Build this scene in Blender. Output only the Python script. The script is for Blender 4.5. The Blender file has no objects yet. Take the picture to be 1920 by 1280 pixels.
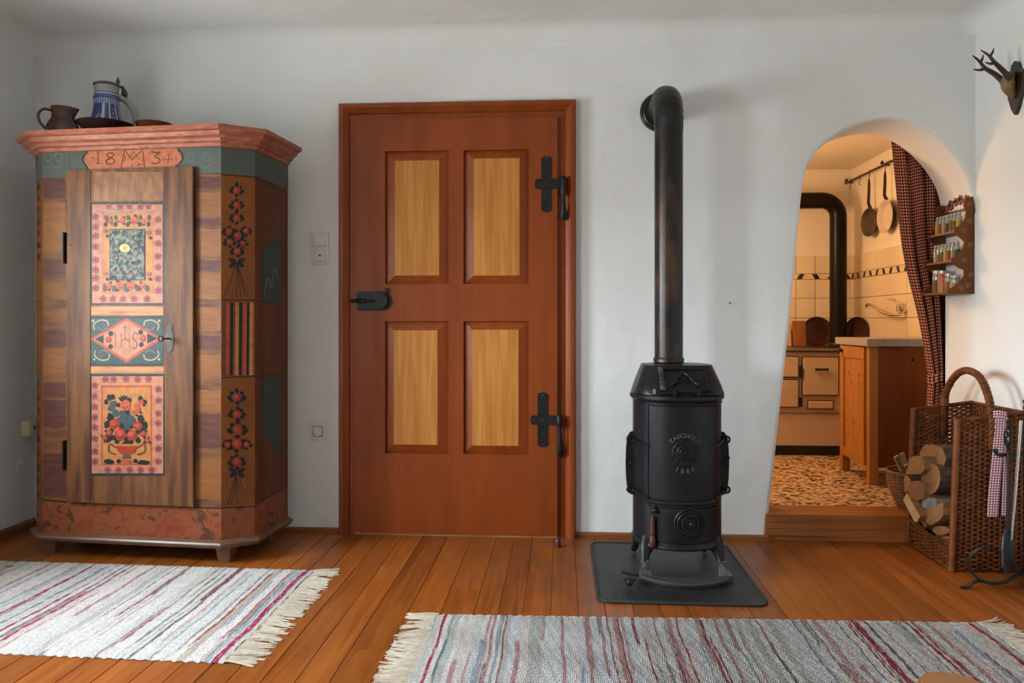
import bpy, bmesh, math, random
from mathutils import Vector, Matrix
from mathutils.geometry import tessellate_polygon
random.seed(7)
pi = math.pi; R = math.radians
S = bpy.context.scene
COL = S.collection

# ------------------------------------------------------------------ camera
F_PX = 1460.0; YAW = math.atan(94/1460.0); CAM = Vector((0, -3.69, 1.02)); HOR = 602.0
cd = bpy.data.cameras.new('camera'); cam = bpy.data.objects.new('camera', cd); COL.objects.link(cam)
cd.sensor_width = 36; cd.lens = 36*F_PX/1920; cd.shift_y = (HOR-640)/1920; cd.clip_start = .02
cam.location = CAM; cam.rotation_euler = (pi/2, 0, YAW)
S.camera = cam
# ------------------------------------------------------------------ world (overcast daylight), exposure
S.view_settings.view_transform = 'Standard'; S.view_settings.look = 'None'
S.view_settings.gamma = 1; S.view_settings.use_curve_mapping = False
S.view_settings.exposure = 0.0
w = bpy.data.worlds.new('overcast'); S.world = w; w.use_nodes = True
nt = w.node_tree; bg = nt.nodes['Background']
tc = nt.nodes.new('ShaderNodeTexCoord'); sx = nt.nodes.new('ShaderNodeSeparateXYZ'); rp = nt.nodes.new('ShaderNodeValToRGB')
nt.links.new(tc.outputs['Generated'], sx.inputs[0]); nt.links.new(sx.outputs[2], rp.inputs[0]); nt.links.new(rp.outputs[0], bg.inputs[0])
rp.color_ramp.elements[0].position = 0.0; rp.color_ramp.elements[0].color = (.40, .42, .40, 1)
rp.color_ramp.elements[1].position = .04; rp.color_ramp.elements[1].color = (.88, .955, 1.0, 1)
SKY = 84.0
bg.inputs[1].default_value = SKY
# windows of the room: daylight portals (wall, a0, a1, z0, z1)
WIN_LEFT = [(-1.80, -1.05, .85, 1.75), (-3.65, -2.80, .85, 1.75)]
WIN_FRONT = []
XL, XR, YF, ZC = -2.60, 1.886, -5.6, 2.41; KX1_ = 2.13
def portal(loc, rot, sx_, sy_):
    l = bpy.data.lights.new('window_portal', 'AREA'); l.shape = 'RECTANGLE'; l.size = sx_; l.size_y = sy_
    l.cycles.is_portal = True
    o = bpy.data.objects.new('window_portal', l); COL.objects.link(o); o.location = loc; o.rotation_euler = rot
for a0, a1, z0, z1 in WIN_LEFT: portal((XL-.25, (a0+a1)/2, (z0+z1)/2), (0, -pi/2, 0), z1-z0, a1-a0)
for a0, a1, z0, z1 in WIN_FRONT: portal(((a0+a1)/2, YF-.25, (z0+z1)/2), (pi/2, 0, 0), a1-a0, z1-z0)

# ------------------------------------------------------------------ photo calibration: where a line of sight meets a real plane
_fw = Vector((-math.sin(YAW), math.cos(YAW), 0)); _rt = Vector((math.cos(YAW), math.sin(YAW), 0))
def ray(px, py): return _fw + _rt*((px-960)/F_PX) + Vector((0, 0, (HOR-py)/F_PX))
def on_plane(px, py, p0, n):
    d = ray(px, py); t = (Vector(p0)-CAM).dot(n)/d.dot(n); return CAM+d*t
def at_y(px, py, y): return on_plane(px, py, (0, y, 0), Vector((0, 1, 0)))
def at_x(px, py, x): return on_plane(px, py, (x, 0, 0), Vector((1, 0, 0)))
def at_z(px, py, z=0): return on_plane(px, py, (0, 0, z), Vector((0, 0, 1)))

# ------------------------------------------------------------------ materials
def srgb(r, g, b): return tuple((c/255/12.92 if c/255 <= .04045 else ((c/255+.055)/1.055)**2.4) for c in (r, g, b))
MATS = {}
def pmat(name, col, col2=None, rough=.5, metal=0, spec=.5, scale=5, stretch=(1, 1, 1), ramp=(.35, .65), bump=0, bscale=None,
         bstretch=None, vrand=0, detail=6, dist=0, emit=0, trans=0, coat=0, third=None):
    if name in MATS: return MATS[name]
    m = bpy.data.materials.new(name); m.use_nodes = True; MATS[name] = m
    t = m.node_tree; N = t.nodes; L = t.links; b = N['Principled BSDF']
    b.inputs['Roughness'].default_value = rough; b.inputs['Metallic'].default_value = metal
    b.inputs['Specular IOR Level'].default_value = spec
    b.inputs['Base Color'].default_value = (*col, 1)
    if coat: b.inputs['Coat Weight'].default_value = coat; b.inputs['Coat Roughness'].default_value = .18
    if trans: b.inputs['Transmission Weight'].default_value = trans
    if emit: b.inputs['Emission Color'].default_value = (*col, 1); b.inputs['Emission Strength'].default_value = emit
    tcn = N.new('ShaderNodeTexCoord'); oi = N.new('ShaderNodeObjectInfo')
    def mapped(st, offs=True):
        mp = N.new('ShaderNodeMapping'); L.new(tcn.outputs['Object'], mp.inputs[0]); mp.inputs['Scale'].default_value = st
        if vrand:
            cx = N.new('ShaderNodeCombineXYZ'); mu = N.new('ShaderNodeMath'); mu.operation = 'MULTIPLY'; mu.inputs[1].default_value = 37
            L.new(oi.outputs['Random'], mu.inputs[0])
            for i in range(3): L.new(mu.outputs[0], cx.inputs[i])
            L.new(cx.outputs[0], mp.inputs['Location'])
        return mp
    if col2 is not None:
        mp = mapped(stretch); nz = N.new('ShaderNodeTexNoise'); nz.inputs['Scale'].default_value = scale; nz.inputs['Detail'].default_value = detail
        nz.inputs['Distortion'].default_value = dist
        L.new(mp.outputs[0], nz.inputs['Vector'])
        cr = N.new('ShaderNodeValToRGB'); cr.color_ramp.elements[0].position = ramp[0]; cr.color_ramp.elements[1].position = ramp[1]
        cr.color_ramp.elements[0].color = (*col, 1); cr.color_ramp.elements[1].color = (*col2, 1)
        if third: e = cr.color_ramp.elements.new(third[0]); e.color = (*third[1], 1)
        L.new(nz.outputs['Fac'], cr.inputs[0]); out = cr.outputs[0]
        if vrand:
            hs = N.new('ShaderNodeHueSaturation'); mr = N.new('ShaderNodeMapRange'); mr.inputs[3].default_value = 1-vrand; mr.inputs[4].default_value = 1+vrand
            L.new(oi.outputs['Random'], mr.inputs[0]); L.new(mr.outputs[0], hs.inputs['Value']); L.new(out, hs.inputs['Color']); out = hs.outputs[0]
        L.new(out, b.inputs['Base Color'])
    if bump:
        mp = mapped(bstretch or (1, 1, 1)); nz = N.new('ShaderNodeTexNoise'); nz.inputs['Scale'].default_value = bscale or 20; nz.inputs['Detail'].default_value = 5
        L.new(mp.outputs[0], nz.inputs['Vector'])
        bp = N.new('ShaderNodeBump'); bp.inputs['Strength'].default_value = 1; bp.inputs['Distance'].default_value = bump
        L.new(nz.outputs['Fac'], bp.inputs['Height']); L.new(bp.outputs[0], b.inputs['Normal'])
    return m

plaster = pmat('plaster', (.775, .80, .80), (.725, .745, .74), rough=.92, spec=.2, scale=2.2, bump=.006, bscale=9)
plaster_k = pmat('plaster_kitchen', (.78, .70, .58), (.74, .66, .53), rough=.9, spec=.2, scale=3, bump=.003, bscale=12)
redpaint = pmat('door_paint', (.185, .035, .0032), (.228, .046, .0045), rough=.42, spec=.28, scale=2.5, stretch=(6, 6, .8), bump=.0012, bscale=5, bstretch=(10, 10, .6))
yellowwood = pmat('door_field_wood', (.37, .142, .023), (.50, .215, .046), rough=.48, spec=.25, scale=6, stretch=(9, 9, .5), bump=.0006, bscale=14, bstretch=(8, 8, .3), dist=.3)
plankm = pmat('floor_plank', (.315, .092, .0135), (.205, .052, .007), rough=.36, spec=.4, scale=3.2, stretch=(9, .55, 9), vrand=.17, bump=.0007, bscale=6, bstretch=(9, .4, 9), dist=1.1, ramp=(.34, .66))
def add_wear(mt, c, rad, col, amt):      # trodden, greyed patch in front of the stove and door
    t = mt.node_tree; N = t.nodes; L = t.links; b = N['Principled BSDF']; src = b.inputs['Base Color'].links[0].from_socket
    g = N.new('ShaderNodeNewGeometry'); d_ = N.new('ShaderNodeVectorMath'); d_.operation = 'DISTANCE'; d_.inputs[1].default_value = c; L.new(g.outputs['Position'], d_.inputs[0])
    mr = N.new('ShaderNodeMapRange'); mr.inputs[1].default_value = rad*.35; mr.inputs[2].default_value = rad; mr.inputs[3].default_value = amt; mr.inputs[4].default_value = 0; L.new(d_.outputs['Value'], mr.inputs[0])
    nz = N.new('ShaderNodeTexNoise'); nz.inputs['Scale'].default_value = 9; L.new(g.outputs['Position'], nz.inputs['Vector']); r2 = N.new('ShaderNodeMapRange'); r2.inputs[1].default_value = .35; r2.inputs[2].default_value = .65; L.new(nz.outputs[0], r2.inputs[0])
    ml = N.new('ShaderNodeMath'); ml.operation = 'MULTIPLY'; L.new(mr.outputs[0], ml.inputs[0]); L.new(r2.outputs[0], ml.inputs[1])
    mx = N.new('ShaderNodeMix'); mx.data_type = 'RGBA'; L.new(ml.outputs[0], mx.inputs[0]); L.new(src, mx.inputs[6]); mx.inputs[7].default_value = (*col, 1); L.new(mx.outputs[2], b.inputs['Base Color'])
add_wear(plankm, (.15, -.35, 0), .75, (.13, .06, .035), .75)
dark = pmat('dark_gap', (.02, .012, .008), rough=.9)
basew = pmat('baseboard_wood', (.24, .085, .022), (.18, .06, .015), rough=.45, scale=4, stretch=(.6, 9, 9))
stepw = pmat('step_wood', (.34, .115, .020), (.25, .075, .012), rough=.42, scale=4, stretch=(.5, 8, 8), vrand=.12)
iron = pmat('black_iron', (.006, .0065, .007), (.010, .011, .012), rough=.45, spec=.3, scale=30, bump=.0006, bscale=60)
castiron = pmat('cast_iron', (.007, .0075, .009), (.012, .013, .0155), rough=.36, spec=.22, scale=14, bump=.0005, bscale=90)
greyiron = pmat('worn_iron', (.10, .105, .11), (.03, .031, .034), rough=.55, scale=25)
pipem = pmat('pipe_steel', (.007, .007, .0075), (.085, .038, .014), rough=.34, spec=.35, scale=9, stretch=(1, 1, .45), ramp=(.50, .72), bump=.0012, bscale=8)
matrub = pmat('mat_metal', (.018, .019, .021), (.028, .030, .033), rough=.5, spec=.4, scale=6, bump=.0012, bscale=160)
turned = pmat('turned_wood', (.085, .026, .010), (.05, .014, .006), rough=.35, scale=8)
white_pl = pmat('white_plastic', (.72, .70, .66), rough=.35)
cream_pl = pmat('cream_plastic', (.70, .63, .42), rough=.4)
blackm = pmat('black', (.008, .008, .008), rough=.6)

# ------------------------------------------------------------------ mesh builder
class MB:
    def __init__(s): s.v = []; s.f = []; s.m = []; s.uv = {}; s.c = {}
    def add(s, vs, fs, mi=0):
        o = len(s.v); s.v += [tuple(p) for p in vs]; s.f += [tuple(i+o for i in f) for f in fs]; s.m += [mi]*len(fs); return o
    def box(s, x0, x1, y0, y1, z0, z1, mi=0, ch=0):
        if ch:
            return s.prism([(x0+ch, y0), (x1-ch, y0), (x1, y0+ch), (x1, y1-ch), (x1-ch, y1), (x0+ch, y1), (x0, y1-ch), (x0, y0+ch)], z0, z1, mi)
        s.add([(x0, y0, z0), (x1, y0, z0), (x1, y1, z0), (x0, y1, z0), (x0, y0, z1), (x1, y0, z1), (x1, y1, z1), (x0, y1, z1)],
              [(0, 3, 2, 1), (4, 5, 6, 7), (0, 1, 5, 4), (1, 2, 6, 5), (2, 3, 7, 6), (3, 0, 4, 7)], mi)
    def obox(s, c, ax, ay, az, mi=0):
        c = Vector(c); ax, ay, az = Vector(ax), Vector(ay), Vector(az)
        P = [c+ax*i+ay*j+az*k for k in (-1, 1) for j in (-1, 1) for i in (-1, 1)]
        s.add(P, [(0, 2, 3, 1), (4, 5, 7, 6), (0, 1, 5, 4), (1, 3, 7, 5), (3, 2, 6, 7), (2, 0, 4, 6)], mi)
    def prism(s, poly, z0, z1, mi=0, frame=None):
        """poly in 2d, extruded z0..z1; frame=(o,ux,uy,uz) maps to 3d"""
        n = len(poly)
        a = sum(poly[i][0]*poly[(i+1) % n][1]-poly[(i+1) % n][0]*poly[i][1] for i in range(n))
        if a < 0: poly = poly[::-1]
        vs = [(x, y, z0) for x, y in poly]+[(x, y, z1) for x, y in poly]
        if frame:
            o, ux, uy, uz = [Vector(q) for q in frame]; vs = [o+ux*x+uy*y+uz*z for x, y, z in vs]
        tri = tessellate_polygon([[Vector((x, y, 0)) for x, y in poly]])
        fs = []
        for t in tri:
            p = [poly[i] for i in t]; ar = (p[1][0]-p[0][0])*(p[2][1]-p[0][1])-(p[2][0]-p[0][0])*(p[1][1]-p[0][1])
            t = t if ar > 0 else t[::-1]
            fs.append(tuple(t[::-1])); fs.append(tuple(i+n for i in t))
        fs += [(i, (i+1) % n, (i+1) % n+n, i+n) for i in range(n)]
        s.add(vs, fs, mi)
    def tube(s, pts, r, n=8, mi=0, cap=True, closed=False, up=(0, 0, 1), flat=None):
        """flat=(a,b): elliptical section a along side, b along up"""
        pts = [Vector(p) for p in pts]; k = len(pts)
        rr = r if isinstance(r, (list, tuple)) else [r]*k
        o = len(s.v); nrm = None; vs = []
        for i, p in enumerate(pts):
            if closed: t = pts[(i+1) % k]-pts[i-1]
            else: t = pts[min(i+1, k-1)]-pts[max(i-1, 0)]
            if t.length < 1e-9: t = Vector((0, 0, 1))
            t.normalize()
            if nrm is None:
                nrm = Vector(up)-t*t.dot(Vector(up))
                if nrm.length < 1e-3: nrm = Vector((1, 0, 0))-t*t.x
                if nrm.length < 1e-3: nrm = Vector((0, 1, 0))-t*t.y
            else: nrm = nrm-t*nrm.dot(t)
            nrm.normalize(); bi = t.cross(nrm)
            for j in range(n):
                a = 2*pi*(j+.5)/n
                fa, fb = flat or (1, 1)
                vs.append(p+(nrm*math.cos(a)*fb+bi*math.sin(a)*fa)*rr[i])
        fs = []
        for i in range(k if closed else k-1):
            i2 = (i+1) % k
            for j in range(n): fs.append((i*n+j, i*n+(j+1) % n, i2*n+(j+1) % n, i2*n+j))
        if cap and not closed: fs += [tuple(range(n))[::-1], tuple((k-1)*n+j for j in range(n))]
        s.add(vs, fs, mi); return o
    def lathe(s, prof, c=(0, 0, 0), n=32, mi=0, axis='z', mif=None, squash=None):
        c = Vector(c); vs = []; k = len(prof); fs = []; ms = []
        for r, z in prof:
            for j in range(n):
                a = 2*pi*j/n; x, y = r*math.cos(a), r*math.sin(a)
                if squash: x, y = squash(x, y, z)
                p = (x, y, z) if axis == 'z' else ((x, -z, y) if axis == 'y' else (z, x, y))
                vs.append(c+Vector(p))
        for i in range(k-1):
            for j in range(n):
                fs.append((i*n+j, i*n+(j+1) % n, (i+1)*n+(j+1) % n, (i+1)*n+j)); ms.append(mif(i, j) if mif else mi)
        if prof[0][0] > 1e-6: fs.append(tuple(range(n))[::-1]); ms.append(mi)
        if prof[-1][0] > 1e-6: fs.append(tuple((k-1)*n+j for j in range(n))); ms.append(mi)
        o = len(s.v); s.v += [tuple(p) for p in vs]; s.f += [tuple(i+o for i in f) for f in fs]; s.m += ms
    def ball(s, c, r, n=12, mi=0, sc=(1, 1, 1)):
        k = n//2+1; o = len(s.v); vs = []; fs = []
        for i in range(k):
            th = pi*i/(k-1)
            for j in range(n):
                a = 2*pi*j/n; vs.append((c[0]+r*sc[0]*math.sin(th)*math.cos(a), c[1]+r*sc[1]*math.sin(th)*math.sin(a), c[2]-r*sc[2]*math.cos(th)))
        for i in range(k-1):
            for j in range(n): fs.append((i*n+j, i*n+(j+1) % n, (i+1)*n+(j+1) % n, (i+1)*n+j))
        s.add(vs, fs, mi)
    def grid(s, rows, mi=0, uv=None, col=None, closed=False):
        a, b = len(rows), len(rows[0]); o = len(s.v)
        s.v += [tuple(p) for r in rows for p in r]
        for i in range(a-1):
            for j in range(b if closed else b-1):
                j2 = (j+1) % b
                s.f.append((o+i*b+j, o+i*b+j2, o+(i+1)*b+j2, o+(i+1)*b+j)); s.m.append(mi)
        if uv:
            for i in range(a):
                for j in range(b): s.uv[o+i*b+j] = uv[i][j]
        if col:
            for i in range(a):
                for j in range(b): s.c[o+i*b+j] = col[i][j]
    def build(s, name, mats, parent=None, smooth=False, loc=None, rot=None):
        me = bpy.data.meshes.new(name); me.from_pydata(s.v, [], s.f)
        ml = mats if isinstance(mats, (list, tuple)) else [mats]
        for m in ml: me.materials.append(m)
        if len(ml) > 1:
            for p, mi in zip(me.polygons, s.m): p.material_index = mi
        if s.uv:
            ul = me.uv_layers.new(name='UVMap')
            for l in me.loops: ul.data[l.index].uv = s.uv.get(l.vertex_index, (0, 0))
        if s.c:
            ca = me.color_attributes.new('Col', 'FLOAT_COLOR', 'POINT')
            for i, c in s.c.items(): ca.data[i].color = (*c, 1)
        bm = bmesh.new(); bm.from_mesh(me)
        bmesh.ops.remove_doubles(bm, verts=bm.verts, dist=1e-6) if not (s.uv or s.c) else None
        bmesh.ops.recalc_face_normals(bm, faces=bm.faces)
        bm.to_mesh(me); bm.free()
        if smooth:
            for p in me.polygons: p.use_smooth = True
            if smooth != 'all': me.set_sharp_from_angle(angle=R(38 if smooth is True else smooth))
        o = bpy.data.objects.new(name, me); COL.objects.link(o)
        if parent: o.parent = parent
        if loc: o.location = loc
        if rot: o.rotation_euler = rot
        return o
def tag(o, label, cat, group=None, kind=None):
    if label: o['label'] = label
    if cat: o['category'] = cat
    if group: o['group'] = group
    if kind: o['kind'] = kind
    return o
def struct(o, label=None):
    o['kind'] = 'structure'
    if label: o['label'] = label
    return o
def thing(name, label, cat, loc=(0, 0, 0), rz=0, group=None):
    o = bpy.data.objects.new(name, None); COL.objects.link(o); o.location = loc; o.rotation_euler = (0, 0, rz)
    o.empty_display_size = .05
    return tag(o, label, cat, group)
def catmull(pts, n=8, closed=False):
    P = [Vector(p) for p in pts]; out = []; k = len(P)
    for i in range(k if closed else k-1):
        p0 = P[i-1] if (i or closed) else P[0]; p1 = P[i]; p2 = P[(i+1) % k]; p3 = P[(i+2) % k] if (closed or i+2 < k) else P[-1]
        for j in range(n):
            t = j/n; out.append(.5*((2*p1)+(p2-p0)*t+(2*p0-5*p1+4*p2-p3)*t*t+(3*p1-p0-3*p2+p3)*t**3))
    if not closed: out.append(P[-1])
    return out

# ================================================================== SETTING
# ---- floor: slab + separate boards
m = MB(); m.box(XL-.3, KX1_+.2, YF-.3, 2.4, -.10, -.014); floor = struct(m.build('floor', dark), 'floor of varnished pine boards')
seams = [-1.221, -1.127, -1.038, -.948, -.852, -.755, -.657, -.539, -.424, -.308, -.223, -.137, -.04, .056, .153, .252, .35, .449, .549, .66, .777, .899, 1.013, 1.107, 1.229, 1.323, 1.43, 1.535, 1.64, 1.75, 1.886]
x = seams[0]; left = []
while x > XL+.02:
    x -= random.choice((.094, .1, .108, .115)); left.append(max(x, XL))
seams = left[::-1]+seams
for i in range(len(seams)-1):
    a, b = seams[i]+.0008, seams[i+1]-.0008
    cuts = [YF, 0]
    if i % 2 == 0: cuts = [YF, random.choice((-3.1, -2.4, -2.8, -1.95, -.75 if i % 4 else -1.3)), 0]
    for j in range(len(cuts)-1):
        y0, y1 = cuts[j]+.0008, cuts[j+1]-.0008
        m = MB(); c = .0012; h = random.uniform(-.0006, .0004)
        w2 = (b-a)/2
        m.prism([(-w2, -.016), (w2, -.016), (w2, h-c), (w2-c, h), (-w2+c, h), (-w2, h-c)], 0, y1-y0, 0, frame=((0, 0, 0), (1, 0, 0), (0, 0, 1), (0, 1, 0)))
        m.build('plank', plankm, floor, loc=((a+b)/2, y0, 0))
# ---- back wall with door recess and arched opening
arch_px = [(1437, 1012), (1443, 960), (1453, 870), (1466, 750), (1478, 640), (1492, 500), (1500, 410), (1509, 335), (1527, 292), (1560, 258), (1610, 232), (1670, 222), (1720, 235), (1762, 263), (1798, 304), (1818, 345), (1829, 400)]
arch = [at_y(px, py, 0) for px, py in arch_px]
arch[0].z = 0; arch[-1].x = XR
arch = [(p.x, p.z) for p in catmull([(p.x, 0, p.z) for p in arch], 4)]
arch = [(min(a, XR), max(b, 0)) for a, b in arch]; arch[-1] = (XR, arch[-1][1])
DX0, DX1, DZ = -1.03, .03, 2.03       # rough opening for the door
def offset(path, d):
    out = []
    for i, p in enumerate(path):
        a = path[max(i-1, 0)]; b = path[min(i+1, len(path)-1)]
        tx, tz = b[0]-a[0], b[1]-a[1]; l = math.hypot(tx, tz); out.append((min(p[0]-tz/l*d, XR), max(p[1]+tx/l*d, 0)))
    return out
WT = .30
m = MB()
front = offset(arch, .022); front[0] = (front[0][0], 0); front[-1] = (XR, front[-1][1])
outer = [(XL-.3, 0), (DX0, 0), (DX0, DZ), (DX1, DZ), (DX1, 0)]+front+[(XR, ZC+.1), (XL-.3, ZC+.1)]
tri = tessellate_polygon([[Vector((a, b, 0)) for a, b in outer]])
m.add([(a, 0, b) for a, b in outer], [tuple(t) for t in tri])
rings = []
for k in range(6):
    a = k/5*pi/2; q = offset(arch, .022*(1-math.sin(a))); q[0] = (q[0][0], 0); q[-1] = (XR, q[-1][1])
    rings.append([(x, .022*(1-math.cos(a)), z) for x, z in q])
rings.append([(x, WT, z) for x, z in arch])
m.grid(rings)
back = [(XL-.3, 0)]+[(DX0, 0), (DX0, DZ), (DX1, DZ), (DX1, 0)]+arch+[(XR, ZC+.1), (XL-.3, ZC+.1)]
m.add([(a, WT, b) for a, b in back], [tuple(t) for t in tessellate_polygon([[Vector((a, b, 0)) for a, b in back]])])
m.add([(DX0, 0, 0), (DX0, WT, 0), (DX0, WT, DZ), (DX0, 0, DZ), (DX1, 0, 0), (DX1, WT, 0), (DX1, WT, DZ), (DX1, 0, DZ)], [(0, 1, 2, 3), (3, 2, 6, 7), (4, 7, 6, 5)])
struct(m.build('wall_back', plaster, smooth=30), 'white plastered wall with door and arched opening')
# ---- right wall (runs on through the arch as its jamb), left wall, front wall with windows
def wall_with_windows(name, wins, fr, a0, a1, th):
    """fr maps (a, depth, z) to world"""
    m = MB(); zs = sorted({-.1, ZC+.1}|{z for w_ in wins for z in w_[2:]}); As = sorted({a0, a1}|{a for w_ in wins for a in w_[:2]})
    def isw(a, z): return any(w_[0] <= a <= w_[1] and w_[2] <= z <= w_[3] for w_ in wins)
    for i in range(len(As)-1):
        for j in range(len(zs)-1):
            if isw((As[i]+As[i+1])/2, (zs[j]+zs[j+1])/2): continue
            for d in (0, th): m.add([fr(As[i], d, zs[j]), fr(As[i+1], d, zs[j]), fr(As[i+1], d, zs[j+1]), fr(As[i], d, zs[j+1])], [(0, 1, 2, 3)])
    for p, q, z0, z1 in wins:
        c = [(p, z0), (q, z0), (q, z1), (p, z1)]
        for k in range(4):
            u, v = c[k], c[(k+1) % 4]; m.add([fr(u[0], 0, u[1]), fr(v[0], 0, v[1]), fr(v[0], th, v[1]), fr(u[0], th, u[1])], [(0, 1, 2, 3)])
    return struct(m.build(name, plaster))
frL = lambda a, d, z: (XL-d, a, z)
frF = lambda a, d, z: (a, YF-d, z)
wall_with_windows('wall_left', WIN_LEFT, frL, YF, .0, .30)
wall_with_windows('wall_front', WIN_FRONT, frF, XL, XR, .30)
m = MB(); m.box(XR, XR+.05, YF, WT, -.1, ZC+.1); struct(m.build('wall_right', plaster))
winm = pmat('window_paint', (.75, .74, .7), rough=.4)
for n_, (fr, (a0, a1, z0, z1)) in enumerate([(frL, WIN_LEFT[0]), (frL, WIN_LEFT[1])], 1):
    root = struct(thing('window_%d' % n_, 'white painted casement window with glazing bars', None))
    def bar(p0, p1, q0, q1, nm):
        m = MB(); P = [fr(p0, .14, q0), fr(p1, .14, q0), fr(p1, .19, q0), fr(p0, .19, q0), fr(p0, .14, q1), fr(p1, .14, q1), fr(p1, .19, q1), fr(p0, .19, q1)]
        m.add(P, [(0, 3, 2, 1), (4, 5, 6, 7), (0, 1, 5, 4), (1, 2, 6, 5), (2, 3, 7, 6), (3, 0, 4, 7)]); m.build(nm, winm, root)
    am = (a0+a1)/2
    bar(a0, a1, z0, z0+.05, 'window_frame'); bar(a0, a1, z1-.05, z1, 'window_frame'); bar(a0, a0+.05, z0+.05, z1-.05, 'window_frame'); bar(a1-.05, a1, z0+.05, z1-.05, 'window_frame')
    bar(am-.03, am+.03, z0+.05, z1-.05, 'mullion')
    for s0, s1 in ((a0+.05, am-.03), (am+.03, a1-.05)): bar(s0, s1, z0+.6, z0+.625, 'glazing_bar')
# ---- coved ceiling
def drop(d, r=.09): return 0 if d >= r else r-math.sqrt(max(0, r*r-(r-d)**2))
def axis_s(a, b):
    q = [0, .004, .01, .02, .032, .045, .06, .075, .09]; n = 12
    return [a+t for t in q]+[a+.09+(b-a-.18)*i/n for i in range(1, n)]+[b-t for t in q[::-1]]
m = MB(); xs, ys = axis_s(XL, XR), axis_s(YF, 0)
m.grid([[(x, y, ZC-min(.09, drop(x-XL)+drop(XR-x)*.7+drop(y-YF)+drop(-y))+.006*math.sin(x*1.7+1)*math.sin(y*1.3)) for x in xs] for y in ys])
m.add([(XL, YF, ZC+.1), (XR, YF, ZC+.1), (XR, 0, ZC+.1), (XL, 0, ZC+.1)], [(0, 1, 2, 3)])
struct(m.build('ceiling', plaster, smooth='all'))
# ---- baseboards
for nm, x0, x1 in (('baseboard_back_left', XL, -1.074), ('baseboard_back_middle', .062, .953)):
    m = MB(); m.prism([(0, 0), (-.013, 0), (-.013, .020), (-.006, .027), (0, .027)], x0, x1, 0, frame=((0, 0, 0), (0, 1, 0), (0, 0, 1), (1, 0, 0))); struct(m.build(nm, basew))
m = MB(); m.prism([(0, 0), (.015, 0), (.015, .04), (.008, .052), (0, .052)], YF, -.013, 0, frame=((XL, 0, 0), (1, 0, 0), (0, 0, 1), (0, 1, 0))); struct(m.build('baseboard_left', basew))
m = MB(); m.prism([(0, 0), (-.015, 0), (-.015, .04), (-.008, .052), (0, .052)], YF, -.45, 0, frame=((XR, 0, 0), (1, 0, 0), (0, 0, 1), (0, 1, 0))); struct(m.build('baseboard_right', basew))
# ---- wooden step in the arch
ZK = .125
st = struct(thing('trim_1', 'wooden step of stacked boards below the arched opening', None))
for z0, z1, y0 in ((0, .026, .004), (.027, .058, -.006), (.059, .088, -.003), (.089, ZK, -.008)):
    m = MB(); m.box(.945 if z0 else .955, XR-.002, y0, WT*.6, z0, z1); m.build('plank', stepw, st)
# ================================================================== DOOR
d = struct(thing('door_1', 'rust-red panelled door with four grained yellow fields and black iron fittings', None))
fx0, fx1, fz = -1.066, .064, 2.06
m = MB()      # outer architrave moulding: profile swept over left, top, right (mitred)
prof = [(0, 0), (0, -.030), (.008, -.040), (.024, -.040), (.034, -.030), (.046, -.022), (.050, -.014), (.050, 0)]
rows = []
for o, y in prof: rows.append([(fx0+o, y, 0), (fx0+o, y, fz-o), (fx1-o, y, fz-o), (fx1-o, y, 0)])
m.grid(rows); m.build('architrave', redpaint, d, smooth=25)
m = MB()
m.box(fx0+.048, -.955, -.012, .10, 0, 2.01); m.box(-.045, fx1-.048, -.012, .10, 0, 2.01); m.box(-.955, -.045, -.012, .10, 1.95, 2.01)
m.build('door_jamb', redpaint, d)
m = MB(); m.box(-.99, -.02, -.02, .12, 0, .013); m.build('threshold', pmat('threshold_wood', (.45, .19, .06), (.33, .11, .03), rough=.5, scale=5, stretch=(1, 8, 8)), d)
LX0, LX1, LZ0, LZ1 = -.983, -.022, .016, 1.979; LYF, LYB = -.034, .012
panels = [((722, 284, 842, 532), (740, 301, 823, 516)), ((870, 281, 992, 532), (888, 297, 974, 516)), ((722, 602, 840, 850), (738, 619, 820, 834)), ((868, 602, 990, 853), (885, 618, 972, 836))]
def rc(b): p = at_y(b[0], b[1], LYF); q = at_y(b[2], b[3], LYF); return p.x, q.x, q.z, p.z
PR = [(rc(a), rc(b)) for a, b in panels]
px0 = (PR[0][0][0]+PR[2][0][0])/2; px1 = (PR[0][0][1]+PR[2][0][1])/2; px2 = (PR[1][0][0]+PR[3][0][0])/2; px3 = (PR[1][0][1]+PR[3][0][1])/2
zt1 = (PR[0][0][3]+PR[1][0][3])/2; zt0 = (PR[0][0][2]+PR[1][0][2])/2; zb1 = (PR[2][0][3]+PR[3][0][3])/2; zb0 = (PR[2][0][2]+PR[3][0][2])/2
leaf = MB()
leaf.box(LX0, px0, LYF, LYB, LZ0, LZ1); leaf.box(px3, LX1, LYF, LYB, LZ0, LZ1)
for z0, z1 in ((LZ0, zb0), (zb1, zt0), (zt1, LZ1)): leaf.box(px0, px3, LYF+.0004, LYB, z0, z1)
for z0, z1 in ((zb0, zb1), (zt0, zt1)): leaf.box(px1, px2, LYF+.0002, LYB, z0, z1)
leaf = leaf.build('door_leaf', redpaint, d)
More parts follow.
